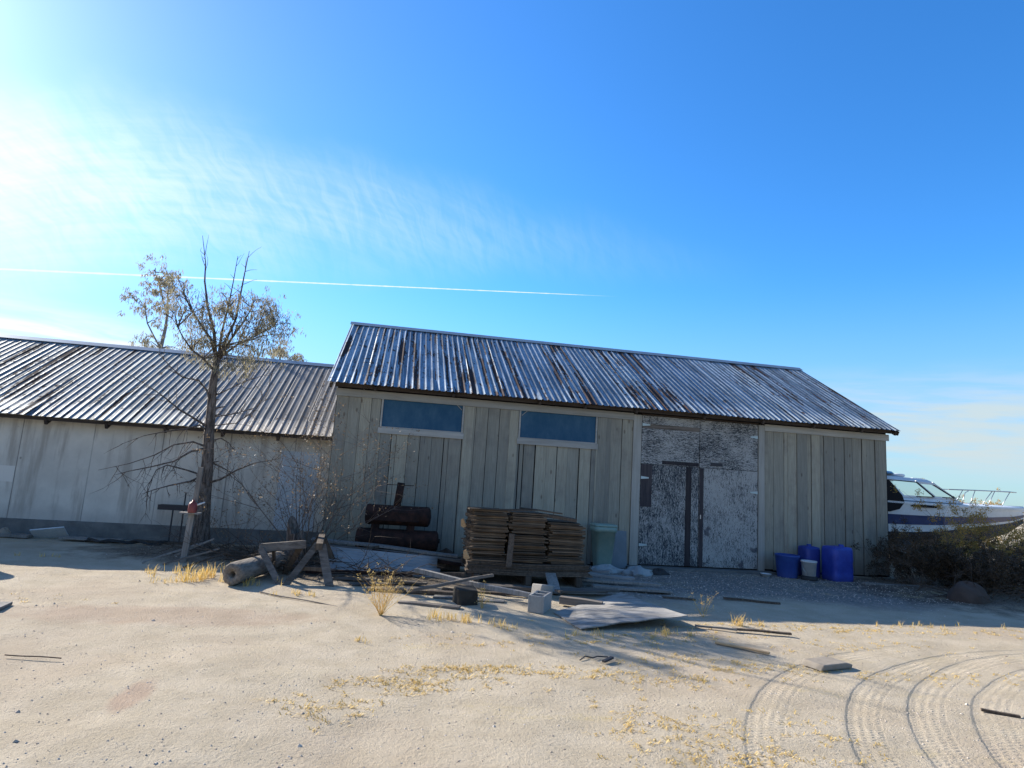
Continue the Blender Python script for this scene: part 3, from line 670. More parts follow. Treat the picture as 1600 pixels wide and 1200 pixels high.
def near_tree():
    r = random.Random(21)
    T = thing('half_dead_tree', 'half dead tree with bare lower limbs and thin drooping leaves before the white shed', 'tree', (-3.28, 12.0, 0))
    L_ = Vector((-3.28, 12.0, 0))
    m = MB()
    tp = [(-3.28, 12, -.06), (-3.30, 12, .18), (-3.33, 12, .43), (-3.36, 12, .88), (-3.38, 12, 1.56), (-3.42, 12, 2.02), (-3.44, 12, 2.48), (-3.47, 12, 2.95), (-3.46, 12, 3.40)]
    m.tube([Vector(p)-L_ for p in tp], [.18, .14, .13, .118, .098, .088, .078, .068, .055], 14)
    for k in range(10):
        a = r.uniform(0, 6.28); z = r.uniform(.5, 3.2); p = Vector((-3.38-.03*z+.02, 12, z))-L_
        m.tube([p, p+Vector((math.cos(a), math.sin(a), .3))*.22], [.022, .008], 5)
    m.build('trunk', 'bark', T)
    m = MB(); tips = []
    for pts, r0, r1, dro, tl in LIMBS:
        n = len(pts); P_ = [Vector(p)-L_ for p in pts]
        P_ = [p+Vector((r.gauss(0, .012), r.gauss(0, .03), r.gauss(0, .012))) if 0 < i < n-1 else p for i, p in enumerate(P_)]
        m.tube(P_, [(r0+(r1-r0)*i/(n-1))*.68 for i in range(n)], 7)
        for i in range(1, n):
            a, b_ = P_[i-1], P_[i]; d_ = (b_-a).normalized()
            for _ in range(2 if dro < 0 else 3):
                q_ = a.lerp(b_, r.random())
                if dro < 0: nd = Vector((r.gauss(-.2, .5), r.gauss(0, .5), -1.0*abs(r.gauss(1, .4))))
                else: nd = d_*1.1+Vector((r.gauss(0, .7), r.gauss(0, .7), r.gauss(.3, .4)))
                twiggy(m, q_, nd, tl*r.uniform(.5, 1.2), .0065, abs(dro) > 1, r, .4 if dro < 0 else 0, 2)
    # fine twigs that carry the leaf clumps
    tops = [Vector(p)-L_ for l in LIMBS[:7] for p in l[0][1:5]]
    cl = MB()
    for x, z, rad in FRONT:
        c = Vector((x, 12+r.uniform(-.75, .75), z))-L_
        n = min(tops, key=lambda t: (t-c).length+(0 if t.z < c.z else .5))
        mid = n.lerp(c, .55)+Vector((0, 0, .12)); m.tube([n, mid, c+Vector((0, 0, rad*.8))], [.014, .009, .004], 5, False)
        for k in range(14):
            s = c+Vector((r.gauss(0, rad*1.1), r.gauss(0, rad*.9), r.gauss(0, rad*1.1)))
            twiggy(m, c+Vector((0, 0, rad*.8)), s-c+Vector((0, 0, .02)), rad*1.2, .0035, 0, r, .8)
            leaf_quads(cl, s, rad*.8, int(8+rad*55), .080, .016, 1.3, r)
    m.build('branches', 'bark', T); cl.build('crown', 'leaf_gum', T)
near_tree()
BACK = [(-8.38, 7.58, .22), (-8.27, 7.34, .17), (-8.13, 7.46, .13), (-8.66, 6.48, .2), (-8.57, 6.23, .2), (-8.86, 6.52, .15), (-8.22, 6.32, .17), (-8.13, 6.5, .13), (-8.07, 7.04, .17), (-7.94, 7.16, .17), (-7.82, 7.28, .15), (-8.39, 6.85, .13), (-7.58, 5.08, .2), (-8.27, 5.05, .22), (-8.46, 5.09, .17), (-8.08, 5.03, .15), (-7.74, 7.4, .17), (-7.59, 6.99, .17), (-7.48, 4.78, .17), (-7.12, 4.96, .17), (-7.82, 6.32, .13), (-8.1, 5.86, .13), (-8.5, 7.1, .12), (-8.0, 6.75, .12)]
BACK2 = [(-4.18, 5.32, .22), (-4.03, 5.44, .2), (-3.87, 5.24, .2), (-3.69, 5.13, .17), (-3.52, 5.06, .11), (-4.1, 5.11, .2), (-4.31, 5.2, .17), (-4.25, 4.9, .2), (-3.4, 4.9, .12)]
def far_tree(name, label, base, limbs, clumps, seed):
    r = random.Random(seed); L_ = Vector(base); T = thing(name, label, 'tree', base)
    m = MB()
    for pts, r0, r1 in limbs[:1]: m.tube([Vector(p)-L_ for p in pts], [r0+(r1-r0)*i/(len(pts)-1) for i in range(len(pts))], 8)
    m.build('trunk', 'bark_pale', T); m = MB(); cl = MB(); tops = []
    for pts, r0, r1 in limbs:
        tops += [Vector(p)-L_ for p in pts[2 if pts is limbs[0][0] else 0:]]
        if pts is not limbs[0][0]: m.tube([Vector(p)-L_ for p in pts], [r0+(r1-r0)*i/(len(pts)-1) for i in range(len(pts))], 6)
    for x, z, rad in clumps:
        c = Vector((x, base[1]+r.uniform(-.9, .9), z))-L_; n = min(tops, key=lambda t: (t-c).length)
        m.tube([n, n.lerp(c, .5)+Vector((0, 0, .1)), c], [.022, .012, .006], 5, False)
        for k in range(8):
            s = c+Vector((r.gauss(0, rad*.95), r.gauss(0, rad*.9), r.gauss(0, rad*1.0)))
            leaf_quads(cl, s, rad*.6, int(12+rad*45), .12, .026, 1.2, r)
    m.build('branches', 'bark_pale', T); cl.build('crown', 'leaf_gum', T)
far_tree('slender_tree', 'slender pale stemmed tree rising behind the shed roof, left of the bare trunk', (-7.5, 21, 0),
         [([(-7.5, 21, 0), (-7.55, 21, 2.2), (-7.59, 21, 3.83), (-7.77, 21, 4.96), (-7.72, 21, 5.59), (-7.72, 21, 6.12), (-7.8, 21, 6.75)], .11, .02),
          ([(-7.77, 21, 4.96), (-8.03, 21, 5.35), (-8.27, 21, 5.74), (-8.42, 21, 6.25), (-8.71, 21, 6.43)], .03, .01), ([(-7.7, 21, 6.01), (-7.91, 21, 6.52), (-8.13, 21, 7.14), (-8.28, 21, 7.44)], .03, .01)], BACK, 5)
far_tree('low_tree', 'tree top peeking over the shed roof between the bare trunk and the barn', (-4.1, 21, 0),
         [([(-4.1, 21, 0), (-4.15, 21, 2.4), (-4.18, 21, 4.14), (-4.16, 21, 4.78), (-4.11, 21, 5.22)], .09, .02), ([(-4.16, 21, 4.6), (-3.9, 21, 4.95), (-3.6, 21, 5.05)], .03, .01)], BACK2, 6)

def bush(name, label, loc, n, h, spread, leafmat, lden, seed, llen=.022, lw=.012, lean=(0, 0), rad=.012, group=None, stemmat='twig', cat='bush'):
    r = random.Random(seed); T = thing(name, label, cat, loc, 0, group); m = MB(); cl = MB()
    for i in range(n):
        a = r.uniform(0, 6.283); s = spread*r.uniform(.25, 1.)
        d_ = Vector((math.cos(a)*s+lean[0], math.sin(a)*s+lean[1], r.uniform(.7, 1.05)))
        ends = twiggy(m, (math.cos(a)*.08, math.sin(a)*.08, -.02), d_, h*r.uniform(.6, 1.)/d_.normalized().z*.85, rad*r.uniform(.6, 1.), 2, r, -.15, 4)
        for e in ends:
            if r.random() < lden: leaf_quads(cl, e, .09*h/1.6+.035, int((60 if lden == 1. else 34 if lden > .7 else 12)*lden)+4, llen*1.7, lw*1.7, -.2, r)
    m.build('stems', stemmat, T); cl.build('foliage', leafmat, T)
bush('bush', 'tall sparse dry bush between the bare tree and the rusty tanks', (-1.45, 11.35, 0), 19, 2.1, .95, 'leaf_dry', .65, 31, rad=.015)
bush('bush', 'small dry bush in the gap behind the sawhorses', (-2.35, 11.3, 0), 8, 1.0, 1.0, 'leaf_dry', .45, 32, rad=.008)
BG = 'creosote bushes right of the barn'
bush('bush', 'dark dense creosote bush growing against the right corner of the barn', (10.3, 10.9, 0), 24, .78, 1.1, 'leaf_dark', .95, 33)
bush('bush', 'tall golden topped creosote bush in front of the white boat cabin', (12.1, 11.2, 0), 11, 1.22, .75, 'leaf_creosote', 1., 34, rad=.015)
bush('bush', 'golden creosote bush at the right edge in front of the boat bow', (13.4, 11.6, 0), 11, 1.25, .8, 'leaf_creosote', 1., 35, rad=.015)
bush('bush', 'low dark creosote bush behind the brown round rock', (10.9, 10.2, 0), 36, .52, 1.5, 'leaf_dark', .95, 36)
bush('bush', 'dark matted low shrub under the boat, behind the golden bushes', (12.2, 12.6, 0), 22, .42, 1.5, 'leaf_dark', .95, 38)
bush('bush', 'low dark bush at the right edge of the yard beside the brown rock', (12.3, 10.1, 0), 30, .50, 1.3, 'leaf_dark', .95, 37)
for i, (x, y, h) in enumerate([(20.5, 20, 1.0), (23.5, 22, 1.2), (26, 27, 1.3), (31, 30, 1.4)]):
    bush('bush', 'sunlit scrub bush on the open desert beyond the boat', (x, y, 0), 12, h, 1.2, 'leaf_creosote', .9, 60+i, .04, .02, group='scrub bushes beyond the boat')

# ------------------------------------------------------------------ gravel, straw
def pebbles():
    m = MB(); r = random.Random(4)
    def peb(x, y, s):
        z = GZ(x, y); o = [(1, 0, 0), (.3, .9, 0), (-.8, .5, 0), (-.7, -.6, 0), (.4, -.9, 0)]; a = r.uniform(0, 6.28); vs = []
        for u, v, w in o:
            k = s*r.uniform(.7, 1.1); vs.append((x+(u*math.cos(a)-v*math.sin(a))*k, y+(u*math.sin(a)+v*math.cos(a))*k, z-.1*s+r.uniform(0, .3)*s))
        vs.append((x+r.gauss(0, .2)*s, y+r.gauss(0, .2)*s, z+s*r.uniform(.5, .9)))
        m.add(vs, [(0, 1, 5), (1, 2, 5), (2, 3, 5), (3, 4, 5), (4, 0, 5)])
    for _ in range(9000):
        y = 3.2+9*r.random()**1.5; x = -2.2+(r.uniform(-.62, .95))*(y+1.5)+1.8
        peb(x, y, r.choice((.003, .004, .005, .006, .009)))
    for _ in range(110):
        y = 3.4+8*r.random()**1.2; x = -2.2+(r.uniform(-.62, .95))*(y+1.5)+1.8
        peb(x, y, r.uniform(.010, .020))
    for _ in range(2600):
        x = r.uniform(3.0, 9.5); y = r.uniform(9.0, 11.7); peb(x, y, r.uniform(.007, .016))
    tag(m.build('gravel', 'pebble'), 'loose gravel and pebbles strewn over the sandy yard', 'gravel', kind='stuff')
pebbles()
def straw():
    m = MB(); r = random.Random(9)
    def blade(x, y, h, lean, w=.0035):
        z = GZ(x, y)-.004; a = r.uniform(0, 6.28); d_ = Vector((math.cos(a), math.sin(a), 0))*lean*h
        s = Vector((-math.sin(a), math.cos(a), 0))*w; p = Vector((x, y, z)); q_ = p+d_*.45+Vector((0, 0, h*.6)); e = p+d_+Vector((0, 0, h*(.85 if lean < 1 else .3)))
        m.add([p-s, p+s, q_+s*.7, q_-s*.7, e], [(0, 1, 2, 3), (3, 2, 4)])
    def patch(cx, cy, sx, sy, n, h, lean):
        for _ in range(n):
            ux, uy = r.gauss(cx, sx), r.gauss(cy, sy)
            for _ in range(r.randint(4, 10)): blade(ux+r.gauss(0, .02), uy+r.gauss(0, .02), h*r.uniform(.4, 1.2), lean*r.uniform(.6, 1.4))
    flat = [(.15, 5.05, .28, .10, 70), (.75, 5.4, .35, .08, 60), (1.5, 5.35, .5, .10, 60), (2.4, 5.2, .4, .10, 50), (-.35, 4.55, .18, .14, 34), (1.95, 4.1, .30, .30, 75), (2.25, 3.75, .35, .15, 45), (2.9, 5.75, .4, .12, 50), (3.7, 5.5, .5, .08, 45),
            (3.0, 4.0, .15, .3, 20), (5.2, 7.25, 1.2, .12, 80), (6.8, 7.1, 1.2, .15, 80), (3.3, 6.7, .5, .15, 36), (5.0, 5.3, .6, .1, 34), (2.6, 6.45, .5, .12, 50), (-3.6, 7.6, .5, .1, 14), (5.5, 6.4, .8, .2, 40), (1.0, 6.3, .5, .12, 24)]
    for cx, cy, sx, sy, n in flat: patch(cx, cy, sx*1.05, sy*1.05, int(n*1.1), .030, 1.9)
    tall = [(.62, 7.15, .10, .05, 9, .13), (.88, 7.05, .06, .05, 8, .13), (1.25, 6.9, .12, .06, 7, .10), (4.3, 7.3, .05, .04, 7, .17), (4.55, 7.3, .05, .04, 4, .10), (6.9, 7.45, .5, .05, 8, .09), (-2.45, 9.1, .15, .12, 22, .22), (-2.2, 9.5, .2, .15, 16, .22), (-1.75, 8.95, .2, .1, 10, .14),
            (-2.9, 9.6, .2, .15, 14, .16), (3.1, 6.75, .15, .06, 9, .11), (-2.75, 8.95, .12, .08, 10, .12), (2.2, 6.62, .12, .05, 7, .10), (-1.1, 8.3, .12, .07, 9, .08), (-.15, 6.25, .05, .03, 3, .07), (-5.2, 10.5, .3, .05, 5, .08)]
    for cx, cy, sx, sy, n, h in tall: patch(cx, cy, sx, sy, n, h, .45)
    tag(m.build('dry_grass', 'straw'), 'straw yellow dry grass in thin flattened tufts on the sand', 'grass', kind='stuff')
straw()
def weed(label, x, y, n, h, seed, group=None):
    r = random.Random(seed); T = thing('dry_weed', label, 'weed', (x, y, GZ(x, y)), 0, group); m = MB(); s = MB()
    for i in range(n):
        a = r.uniform(0, 6.28); d_ = Vector((math.cos(a)*.5, math.sin(a)*.5, 1)); e = twiggy(m, (0, 0, -.01), d_, h*r.uniform(.5, 1.), .0035, 1, r, -.1, 3)
        for q_ in e: leaf_quads(m, q_, .03, 5, .02, .008, -.3, r)
    m.build('stems', 'straw', T)
weed('tall wispy dry weed standing before the white metal sheets', -.05, 7.3, 26, .46, 3)
weed('thin dry weed beside the black block', 1.15, 7.75, 7, .26, 4)
weed('thin dry weed at the shade edge in front of the doors', 4.05, 7.75, 6, .30, 5)

# ------------------------------------------------------------------ things in the yard
def plank(name, label, a, b_, w, h, mname, cat='plank', group=None, bevel=.003, up=(0, 0, 1)):
    a, b_ = Vector(a), Vector(b_); c = (a+b_)/2; L = (b_-a).length; d_ = (b_-a).normalized()
    m = MB(); n = 8; vs = []
    for i in range(n+1):
        t = -L/2+L*i/n; dz = .004*math.sin(i*.9+L*7)*L
        for yy in (-w/2, w/2):
            for zz in (-h/2, h/2): vs.append((t, yy, zz+dz))
    fs = []
    for i in range(n):
        o = i*4
        fs += [(o, o+1, o+5, o+4), (o+3, o+2, o+6, o+7), (o+1, o+3, o+7, o+5), (o+2, o, o+4, o+6)]
    fs += [(0, 2, 3, 1), (n*4, n*4+1, n*4+3, n*4+2)]
    m.add(vs, fs)
    o = m.build(name, mname, None, bevel)
    x = d_; y = Vector(up).cross(x)
    if y.length < .01: y = Vector((0, 1, 0))
    y.normalize(); z = x.cross(y)
    o.matrix_world = Matrix(((x.x, y.x, z.x, c.x), (x.y, y.y, z.y, c.y), (x.z, y.z, z.z, c.z), (0, 0, 0, 1)))
    return tag(o, label, cat, group)

# stacked wood panels
def stack():
    r = random.Random(77); vars_ = []
    for k in range(6):
        m = MB(); th = (.018, .022, .026, .020, .024, .016)[k]; vs = []; n = 12; fs = []
        # ragged ends like dog-eared pickets
        for i in range(n+1):
            yy = -.42+.84*i/n
            for e, s in ((-1, -1), (1, 1)):
                xx = s*(.278+r.uniform(-.050, .018)+(-.035 if i % 2 else .012))
                for zz in (0, th): vs.append((xx, yy+r.uniform(-.004, .004), zz+r.uniform(-.002, .002)))
        for i in range(n):
            o = i*4; p = o+4
            fs += [(o, o+2, p+2, p)[::-1], (o+1, o+3, p+3, p+1), (o, o+1, p+1, p), (o+2, p+2, p+3, o+3)]
        fs += [(0, 2, 3, 1), (n*4, n*4+1, n*4+3, n*4+2)]
        m.add(vs, fs); o = m.build('wood_panel', 'panel_wood'); vars_.append((o, th))
    used = set()
    cols = [(1.46, 10.02, .325, 1.065, 'left'), (2.08, 10.00, .325, 1.075, 'middle'), (2.70, 10.02, .325, .945, 'right')]
    for cx, cy, z, top, nm in cols:
        n = 0
        while z < top:
            k = r.randrange(6); src, th = vars_[k]
            if k in used: o = src.copy(); COL.objects.link(o)
            else: o = src; used.add(k)
            sx = 1.+r.uniform(-.05, .04); sz = r.uniform(.8, 1.35)
            o.location = (cx+r.gauss(0, .014)+(.10*(z-.5)*.4 if nm != 'left' else .0)*-1, cy+r.gauss(0, .022)-.02*math.sin(z*9), z); o.rotation_euler = (r.gauss(0, .006), r.gauss(0, .009), r.gauss(0, .022)); o.scale = (sx, 1, sz)
            tag(o, f'weathered brown wood panel in the {nm} column of the big stack', 'wood panel', f'wood panels of the {nm} column')
            z += th*sz+r.choice((.001, .002, .004, .010)); n += 1
    # capping boards tilting on top
    plank('plank', 'long pale board lying on top of the left half of the panel stack', (1.12, 9.62, 1.092), (2.20, 9.68, 1.125), .16, .018, 'panel_wood')
    plank('plank', 'pale board tipping down on top of the panel stack centre', (1.95, 9.80, 1.145), (2.62, 9.66, 1.095), .15, .018, 'panel_wood')
    plank('plank', 'dark crooked board on top of the right column of the stack', (2.28, 9.80, 1.055), (2.86, 9.75, 1.000), .30, .05, 'old_wood')
    # long boards beneath
    zz = .14
    for i in range(7):
        th = .024
        plank('plank', 'long dark board under the stacked wood panels', (1.16+r.uniform(-.03, .03), 9.66+r.uniform(-.02, .02), zz+th/2), (3.08+r.uniform(-.05, .05), 9.66+r.uniform(-.02, .02), zz+th/2), .22, th, 'old_wood', group='long boards under the panel stack')
        plank('plank', 'long dark board under the stacked wood panels', (1.16+r.uniform(-.03, .03), 10.3, zz+th/2), (3.08, 10.3, zz+th/2), .22, th, 'old_wood', group='long boards under the panel stack')
        zz += th+.0015
    for x in (1.3, 2.1, 2.9): plank('bearer', 'squared timber bearer under the wood stack', (x, 9.5, .07), (x, 10.5, .07), .09, .135, 'old_wood', 'timber', group='bearers under the wood stack')
    plank('plank', 'upright stick leaning on the front of the panel stack', (1.76, 9.42, .27), (1.80, 9.50, .76), .085, .03, 'old_wood', up=(0, 1, 0))
    # split ends on the left side, sunlight put into their pale colour
    for (x, y, z, s) in ((1.12, 9.75, .87, .075), (1.18, 9.58, .42, .085)):
        m = MB(); m.prism([(-s*.5, -s*.8), (s*.1, -s*1.0), (s*.7, -s*.6), (s*.2, s*.3), (-s*.1, s*.9), (-s*.6, s*.5)], -.01, .012)
        o = m.build('splinter', 'pale_wood', None, .002); o.location = (x-.05, y-.02, z); o.rotation_euler = (.2, .1, -.5)
        tag(o, 'broken splinter coloured as sunlit, sticking out high on the stack end' if z > .6 else 'broken splinter coloured as sunlit, sticking out low on the stack end', 'wood scrap')
stack()
plank('plank', 'pale stub board leaning against the foot of the panel stack', (2.36, 8.85, .03), (2.42, 9.45, .20), .16, .03, 'grey_wood')

# cinder block
m = MB(); o_ = .20
def cblock():
    m = MB(); X, Y, Z = .20, .10, .20; t = .028
    outer = [(-X/1, -Y), (X, -Y), (X, Y), (-X, Y)]
    # shell and web walls, butted
    m.box(-X, X, -Y, -Y+t, 0, Z); m.box(-X, X, Y-t, Y, 0, Z)
    for a in (-X, -t/2, X-t): m.box(a, a+t, -Y+t, Y-t, 0, Z-.002)
    return m
o = cblock().build('cinder_block', 'cement_block', None, .004); o.location = (1.88, 7.78, GZ(1.88, 7.78)); o.rotation_euler = (0, 0, R(62))
tag(o, 'grey hollow concrete block standing before the stack', 'concrete block')
m = MB(); m.box(-.13, .13, -.13, .13, 0, .20, .015); o = m.build('block', 'black_tar', None, .015); o.location = (.97, 8.02, 0); o.rotation_euler = (0, 0, .15)
tag(o, 'black tarry square block at the left foot of the stack', 'block')
m = MB(); m.box(-.13, .13, -.09, .09, 0, .16, .01); o = m.build('stone_block', 'cement_block', None, .012); o.location = (2.12, 8.7, 0); o.rotation_euler = (0, .15, .6)
tag(o, 'tilted grey slab behind the hollow concrete block', 'concrete piece')

# plywood sheet lying warped on the ground
def plysheet():
    A, B, C_, D = Vector((3.30, 8.80, .06)), Vector((3.52, 7.12, .115)), Vector((2.12, 6.82, .012)), Vector((2.02, 7.62, .010))
    n = 14; vs = []; fs = []
    for lay in (0, 1):
        for i in range(n+1):
            for j in range(n+1):
                u, v = i/n, j/n; p = D.lerp(A, u).lerp(C_.lerp(B, u), v)
                z = p.z+.030*math.sin(u*3.14)*math.sin(v*2.6)+.004*math.sin(u*19+v*7)
                jag = .012*math.sin(i*5.1)*(1 if j in (0, n) else 0)
                vs.append((p.x+jag, p.y+jag, z+.008-.013*lay))
    W_ = n+1; o2 = W_*W_
    for i in range(n):
        for j in range(n):
            a = i*W_+j; fs += [(a, a+W_, a+W_+1, a+1)[::-1], (a+o2, a+o2+1, a+o2+W_+1, a+o2+W_)[::-1]]
    for k in range(n):
        fs += [(k, k+1, k+1+o2, k+o2), (n*W_+k, n*W_+k+o2, n*W_+k+1+o2, n*W_+k+1), (k*W_, k*W_+o2, (k+1)*W_+o2, (k+1)*W_), (k*W_+n, (k+1)*W_+n, (k+1)*W_+n+o2, k*W_+n+o2)]
    c = Vector((2.7, 7.6, 0)); m = MB(); m.add([Vector(v)-c for v in vs], fs, False); o = m.build('plywood_sheet', 'ply_grey'); o.location = c
    tag(o, 'large warped grey plywood sheet lying on the sand', 'plywood')
plysheet()

# rusty double tank
def tanks():
    T = thing('rusty_tank_smoker', 'rusty double drum smoker with a tall stack against the barn', 'smoker', (0.05, 11.45, 0), R(-3))
    def drum(z, x0, x1, r_):
        m = MB(); m.lathe([(0, x0-.02), (r_*.7, x0-.015), (r_*.97, x0), (r_, x0+.02), (r_+.006, x0+.05), (r_, x0+.08), (r_, x1-.08), (r_+.006, x1-.05), (r_, x1-.02), (r_*.97, x1), (r_*.7, x1+.03), (0, x1+.045)], 28, (0, 0, z), 'x')
        return m.build('drum', 'rust_iron', T)
    up = drum(.81, -.53, .57, .175); drum(.385, -.66, .74, .185)
    MB().tube([(-.01, 0, .95), (.03, 0, 1.39)], .068, 14).build('chimney', 'rust_iron', up)
    MB().bar((-.22, .0, 1.345), (.26, .0, 1.35), .012, .012).build('cross_rod', 'rust_iron', up)
    for x in (-.36, .26): MB().box(x-.07, x+.07, -.07, .07, .54, .67).build('neck', 'rust_iron', T)
    MB().box(-.38, .40, -.185, -.165, .72, .88).build('lid', 'rust_iron', up)
    MB().tube([(.745, 0, .40), (.80, 0, .40)], .04, 10).build('valve', 'rust_iron', T)
    for x in (-.5, .58):
        for y in (-.13, .13): MB().tube([(x, y, -.02), (x, y*.8, .26)], .02, 8).build('leg', 'rust_iron', T)
tanks()

# long timbers and white steel sheets left of the stack
plank('long_board', 'topmost long pale board of the pile below the rusty tanks', (-1.30, 10.95, .40), (1.12, 10.72, .245), .22, .035, 'grey_wood', 'board')
plank('long_board', 'long dark board under the topmost pale one below the rusty tanks', (-1.15, 10.78, .325), (1.22, 10.60, .185), .20, .05, 'plank_wood', 'board')
plank('long_board', 'wide brown board jutting left from the pile behind the sawhorses', (-1.75, 10.9, .30), (.25, 10.66, .215), .24, .045, 'plank_wood', 'board')
plank('long_board', 'bottom long dark timber of the pile below the rusty tanks', (-1.0, 10.80, .10), (1.16, 10.75, .085), .34, .12, 'old_wood', 'board')
def corr_sheet(a, L, W_, tilt, label, loc, rz, rx, ry):
    m = MB(); n = int(W_/.068*6); vs = []; fs = []; k = 8
    for lay in (0, 1):
        for i in range(k+1):
            for j in range(n+1): vs.append((-L/2+L*i/k, -W_/2+W_*j/n, .012*math.sin(j/6*2*math.pi)-.002*lay))
    W2 = n+1; o2 = (k+1)*W2
    for i in range(k):
        for j in range(n): q_ = i*W2+j; fs += [(q_, q_+W2, q_+W2+1, q_+1), (q_+o2, q_+1+o2, q_+W2+1+o2, q_+W2+o2)]
    for j in range(n): fs += [(j, j+1, j+1+o2, j+o2), (k*W2+j, k*W2+j+o2, k*W2+j+1+o2, k*W2+j+1)]
    m.add(vs, fs, True); o = m.build('corrugated_sheet', 'white_steel'); o.location = loc; o.rotation_euler = (rx, ry, rz); return tag(o, label, 'metal sheet')
corr_sheet(0, 1.75, .30, 0, 'white corrugated sheet, upper of the two leaning on the board pile', (-.12, 10.34, .20), -.05, .62, .05)
corr_sheet(0, 1.75, .26, 0, 'white corrugated sheet, lower of the two lying in front of the board pile', (-.08, 10.08, .075), -.04, .40, .02)
plank('plank', 'long thin pole lying from the metal sheets to the concrete block', (.38, 9.25, .20), (1.92, 8.05, .10), .07, .06, 'grey_wood', 'pole')
plank('plank', 'short rough stick crossing over the long pole by the black block', (.25, 8.25, .10), (1.42, 8.72, .26), .05, .035, 'plank_wood', 'stick')
plank('plank', 'flat board end lying on the sand left of the black block', (.15, 7.95, .02), (.88, 7.70, .03), .10, .025, 'plank_wood')
plank('plank', 'dark board lying on the sand between the weed and the stack', (-.25, 8.70, .03), (1.15, 8.45, .04), .12, .04, 'old_wood')
plank('plank', 'grey board lying under the front edge of the stack', (1.25, 9.05, .05), (3.15, 8.95, .05), .16, .04, 'plank_wood')
plank('plank', 'short brown timber beside the left tip of the plywood sheet', (2.25, 8.2, .06), (2.75, 7.95, .05), .11, .09, 'plank_wood', 'timber')
plank('plank', 'thin board running from the stack foot behind the plywood sheet', (2.3, 8.55, .10), (3.35, 9.05, .05), .12, .03, 'plank_wood')
for i, (a, b_, lb) in enumerate([((3.05, 10.1, .14), (3.95, 9.9, .10), 'white painted board on top of the low pile right of the stack'), ((3.0, 9.75, .09), (4.25, 9.60, .07), 'grey board in the middle of the low pile right of the stack'),
                                 ((3.1, 9.45, .04), (4.3, 9.25, .03), 'pale board nearest the yard in the low pile right of the stack'), ((3.1, 10.4, .10), (3.6, 10.05, .19), 'short white board tilted up against the low pile')]):
    plank('plank', lb, a, b_, .17, .035, ('white_steel', 'grey_wood', 'grey_wood', 'white_steel')[i])
r_ = random.Random(55)
TW = [((-1.2, 9.75, .06), (.35, 9.55, .10), .05, .05, 'rusty pipe lying under the front of the white metal sheets', 'rust_iron'), ((-.9, 9.45, .03), (.55, 9.15, .05), .09, .025, 'grey board lying on the ground before the white metal sheets', 'plank_wood'),
      ((-1.35, 10.35, .02), (-.2, 10.75, .34), .06, .04, 'dark rail propped on the board pile beside the sawhorse', 'old_wood'), ((-.5, 9.0, .02), (.45, 9.35, .03), .14, .02, 'short weathered board on the soil behind the wispy weed', 'plank_wood'),
      ((.2, 9.95, .05), (1.1, 9.3, .16), .045, .045, 'dark pole slanting towards the stack foot', 'old_wood'), ((-1.9, 10.3, .10), (-.9, 9.75, .04), .05, .04, 'brown rail on the litter behind the hollow log', 'plank_wood'),
      ((.75, 8.9, .02), (1.9, 8.55, .03), .08, .03, 'dark lath on the ground under the long pole', 'old_wood'), ((-2.7, 11.2, .08), (-1.5, 10.9, .12), .08, .06, 'dark timber in the litter between tree and stump', 'old_wood'),
      ((-.3, 10.55, .30), (1.2, 10.45, .14), .06, .05, 'rusty pipe resting on the white corrugated sheets', 'rust_iron'), ((.6, 8.35, .02), (1.5, 8.15, .025), .16, .018, 'thin grey board end flat on the sand between the blocks', 'grey_wood')]
for a, b_, w, h, lb, mm in TW: plank('pipe' if mm == 'rust_iron' else 'plank', lb, a, b_, w, h, mm, 'pipe' if mm == 'rust_iron' else 'plank')
def brush(label, loc, n, L, seed):
    r = random.Random(seed); T = thing('brush_pile', label, 'brush pile', loc); m = MB()
    for _ in range(n):
        a = r.uniform(0, 6.28); p = Vector((r.gauss(0, L*.3), r.gauss(0, L*.16), r.uniform(.02, .12)))
        twiggy(m, p, (math.cos(a), math.sin(a)*.6, r.uniform(-.05, .55)), L*r.uniform(.3, .8), .007, 1, r, .15, 3)
    m.build('branches', 'old_wood', T)
brush('dark dead brush heaped between the sawhorses and the board pile', (-1.25, 10.0, 0), 46, .9, 3)
brush('dark tangle of dead branches between hollow log and stump', (-1.9, 10.75, 0), 60, 1.1, 8)
brush('dark snapped twigs strewn before the white metal sheets', (-.2, 9.6, 0), 40, 1.0, 9)
brush('dead twigs heaped under the bare tree', (-2.75, 11.3, 0), 40, 1.1, 4)
brush('dead twigs lying round the brown rock under the bushes', (10.0, 9.75, 0), 40, 1.4, 5)
# lumpy cloths
def lump(name, label, loc, sx, sy, sz, mname, seed, cat, fold=.25):
    r = random.Random(seed); n, k = 18, 30; vs = []; fs = []
    ph = [r.uniform(0, 6.28) for _ in range(6)]
    for i in range(n+1):
        t = i/n*math.pi/2
        for j in range(k):
            a = 2*math.pi*j/k; q_ = 1+fold*(math.sin(a*3+ph[0]+t*2)*.5+math.sin(a*5+ph[1]-t*3)*.35+math.sin(a*8+ph[2]+t*5)*.25)
            rr = math.cos(t)*q_; z = math.sin(t)*(1+fold*.8*math.sin(a*2+ph[3]+t*4))*(1 if i else 0)
            vs.append((rr*math.cos(a)*sx, rr*math.sin(a)*sy, z*sz-(.02 if i == 0 else 0)))
    for i in range(n):
        for j in range(k): fs.append((i*k+j, i*k+(j+1) % k, (i+1)*k+(j+1) % k, (i+1)*k+j))
    fs.append(tuple(range(k))[::-1])
    o = MB().add(vs, fs, True).build(name, mname); o.location = loc; return tag(o, label, cat)
lump('cloth', 'crumpled pale tarp lying left of the white one before the doors', (3.95, 11.25, .01), .34, .17, .10, 'cloth_white', 1, 'tarp', .4)
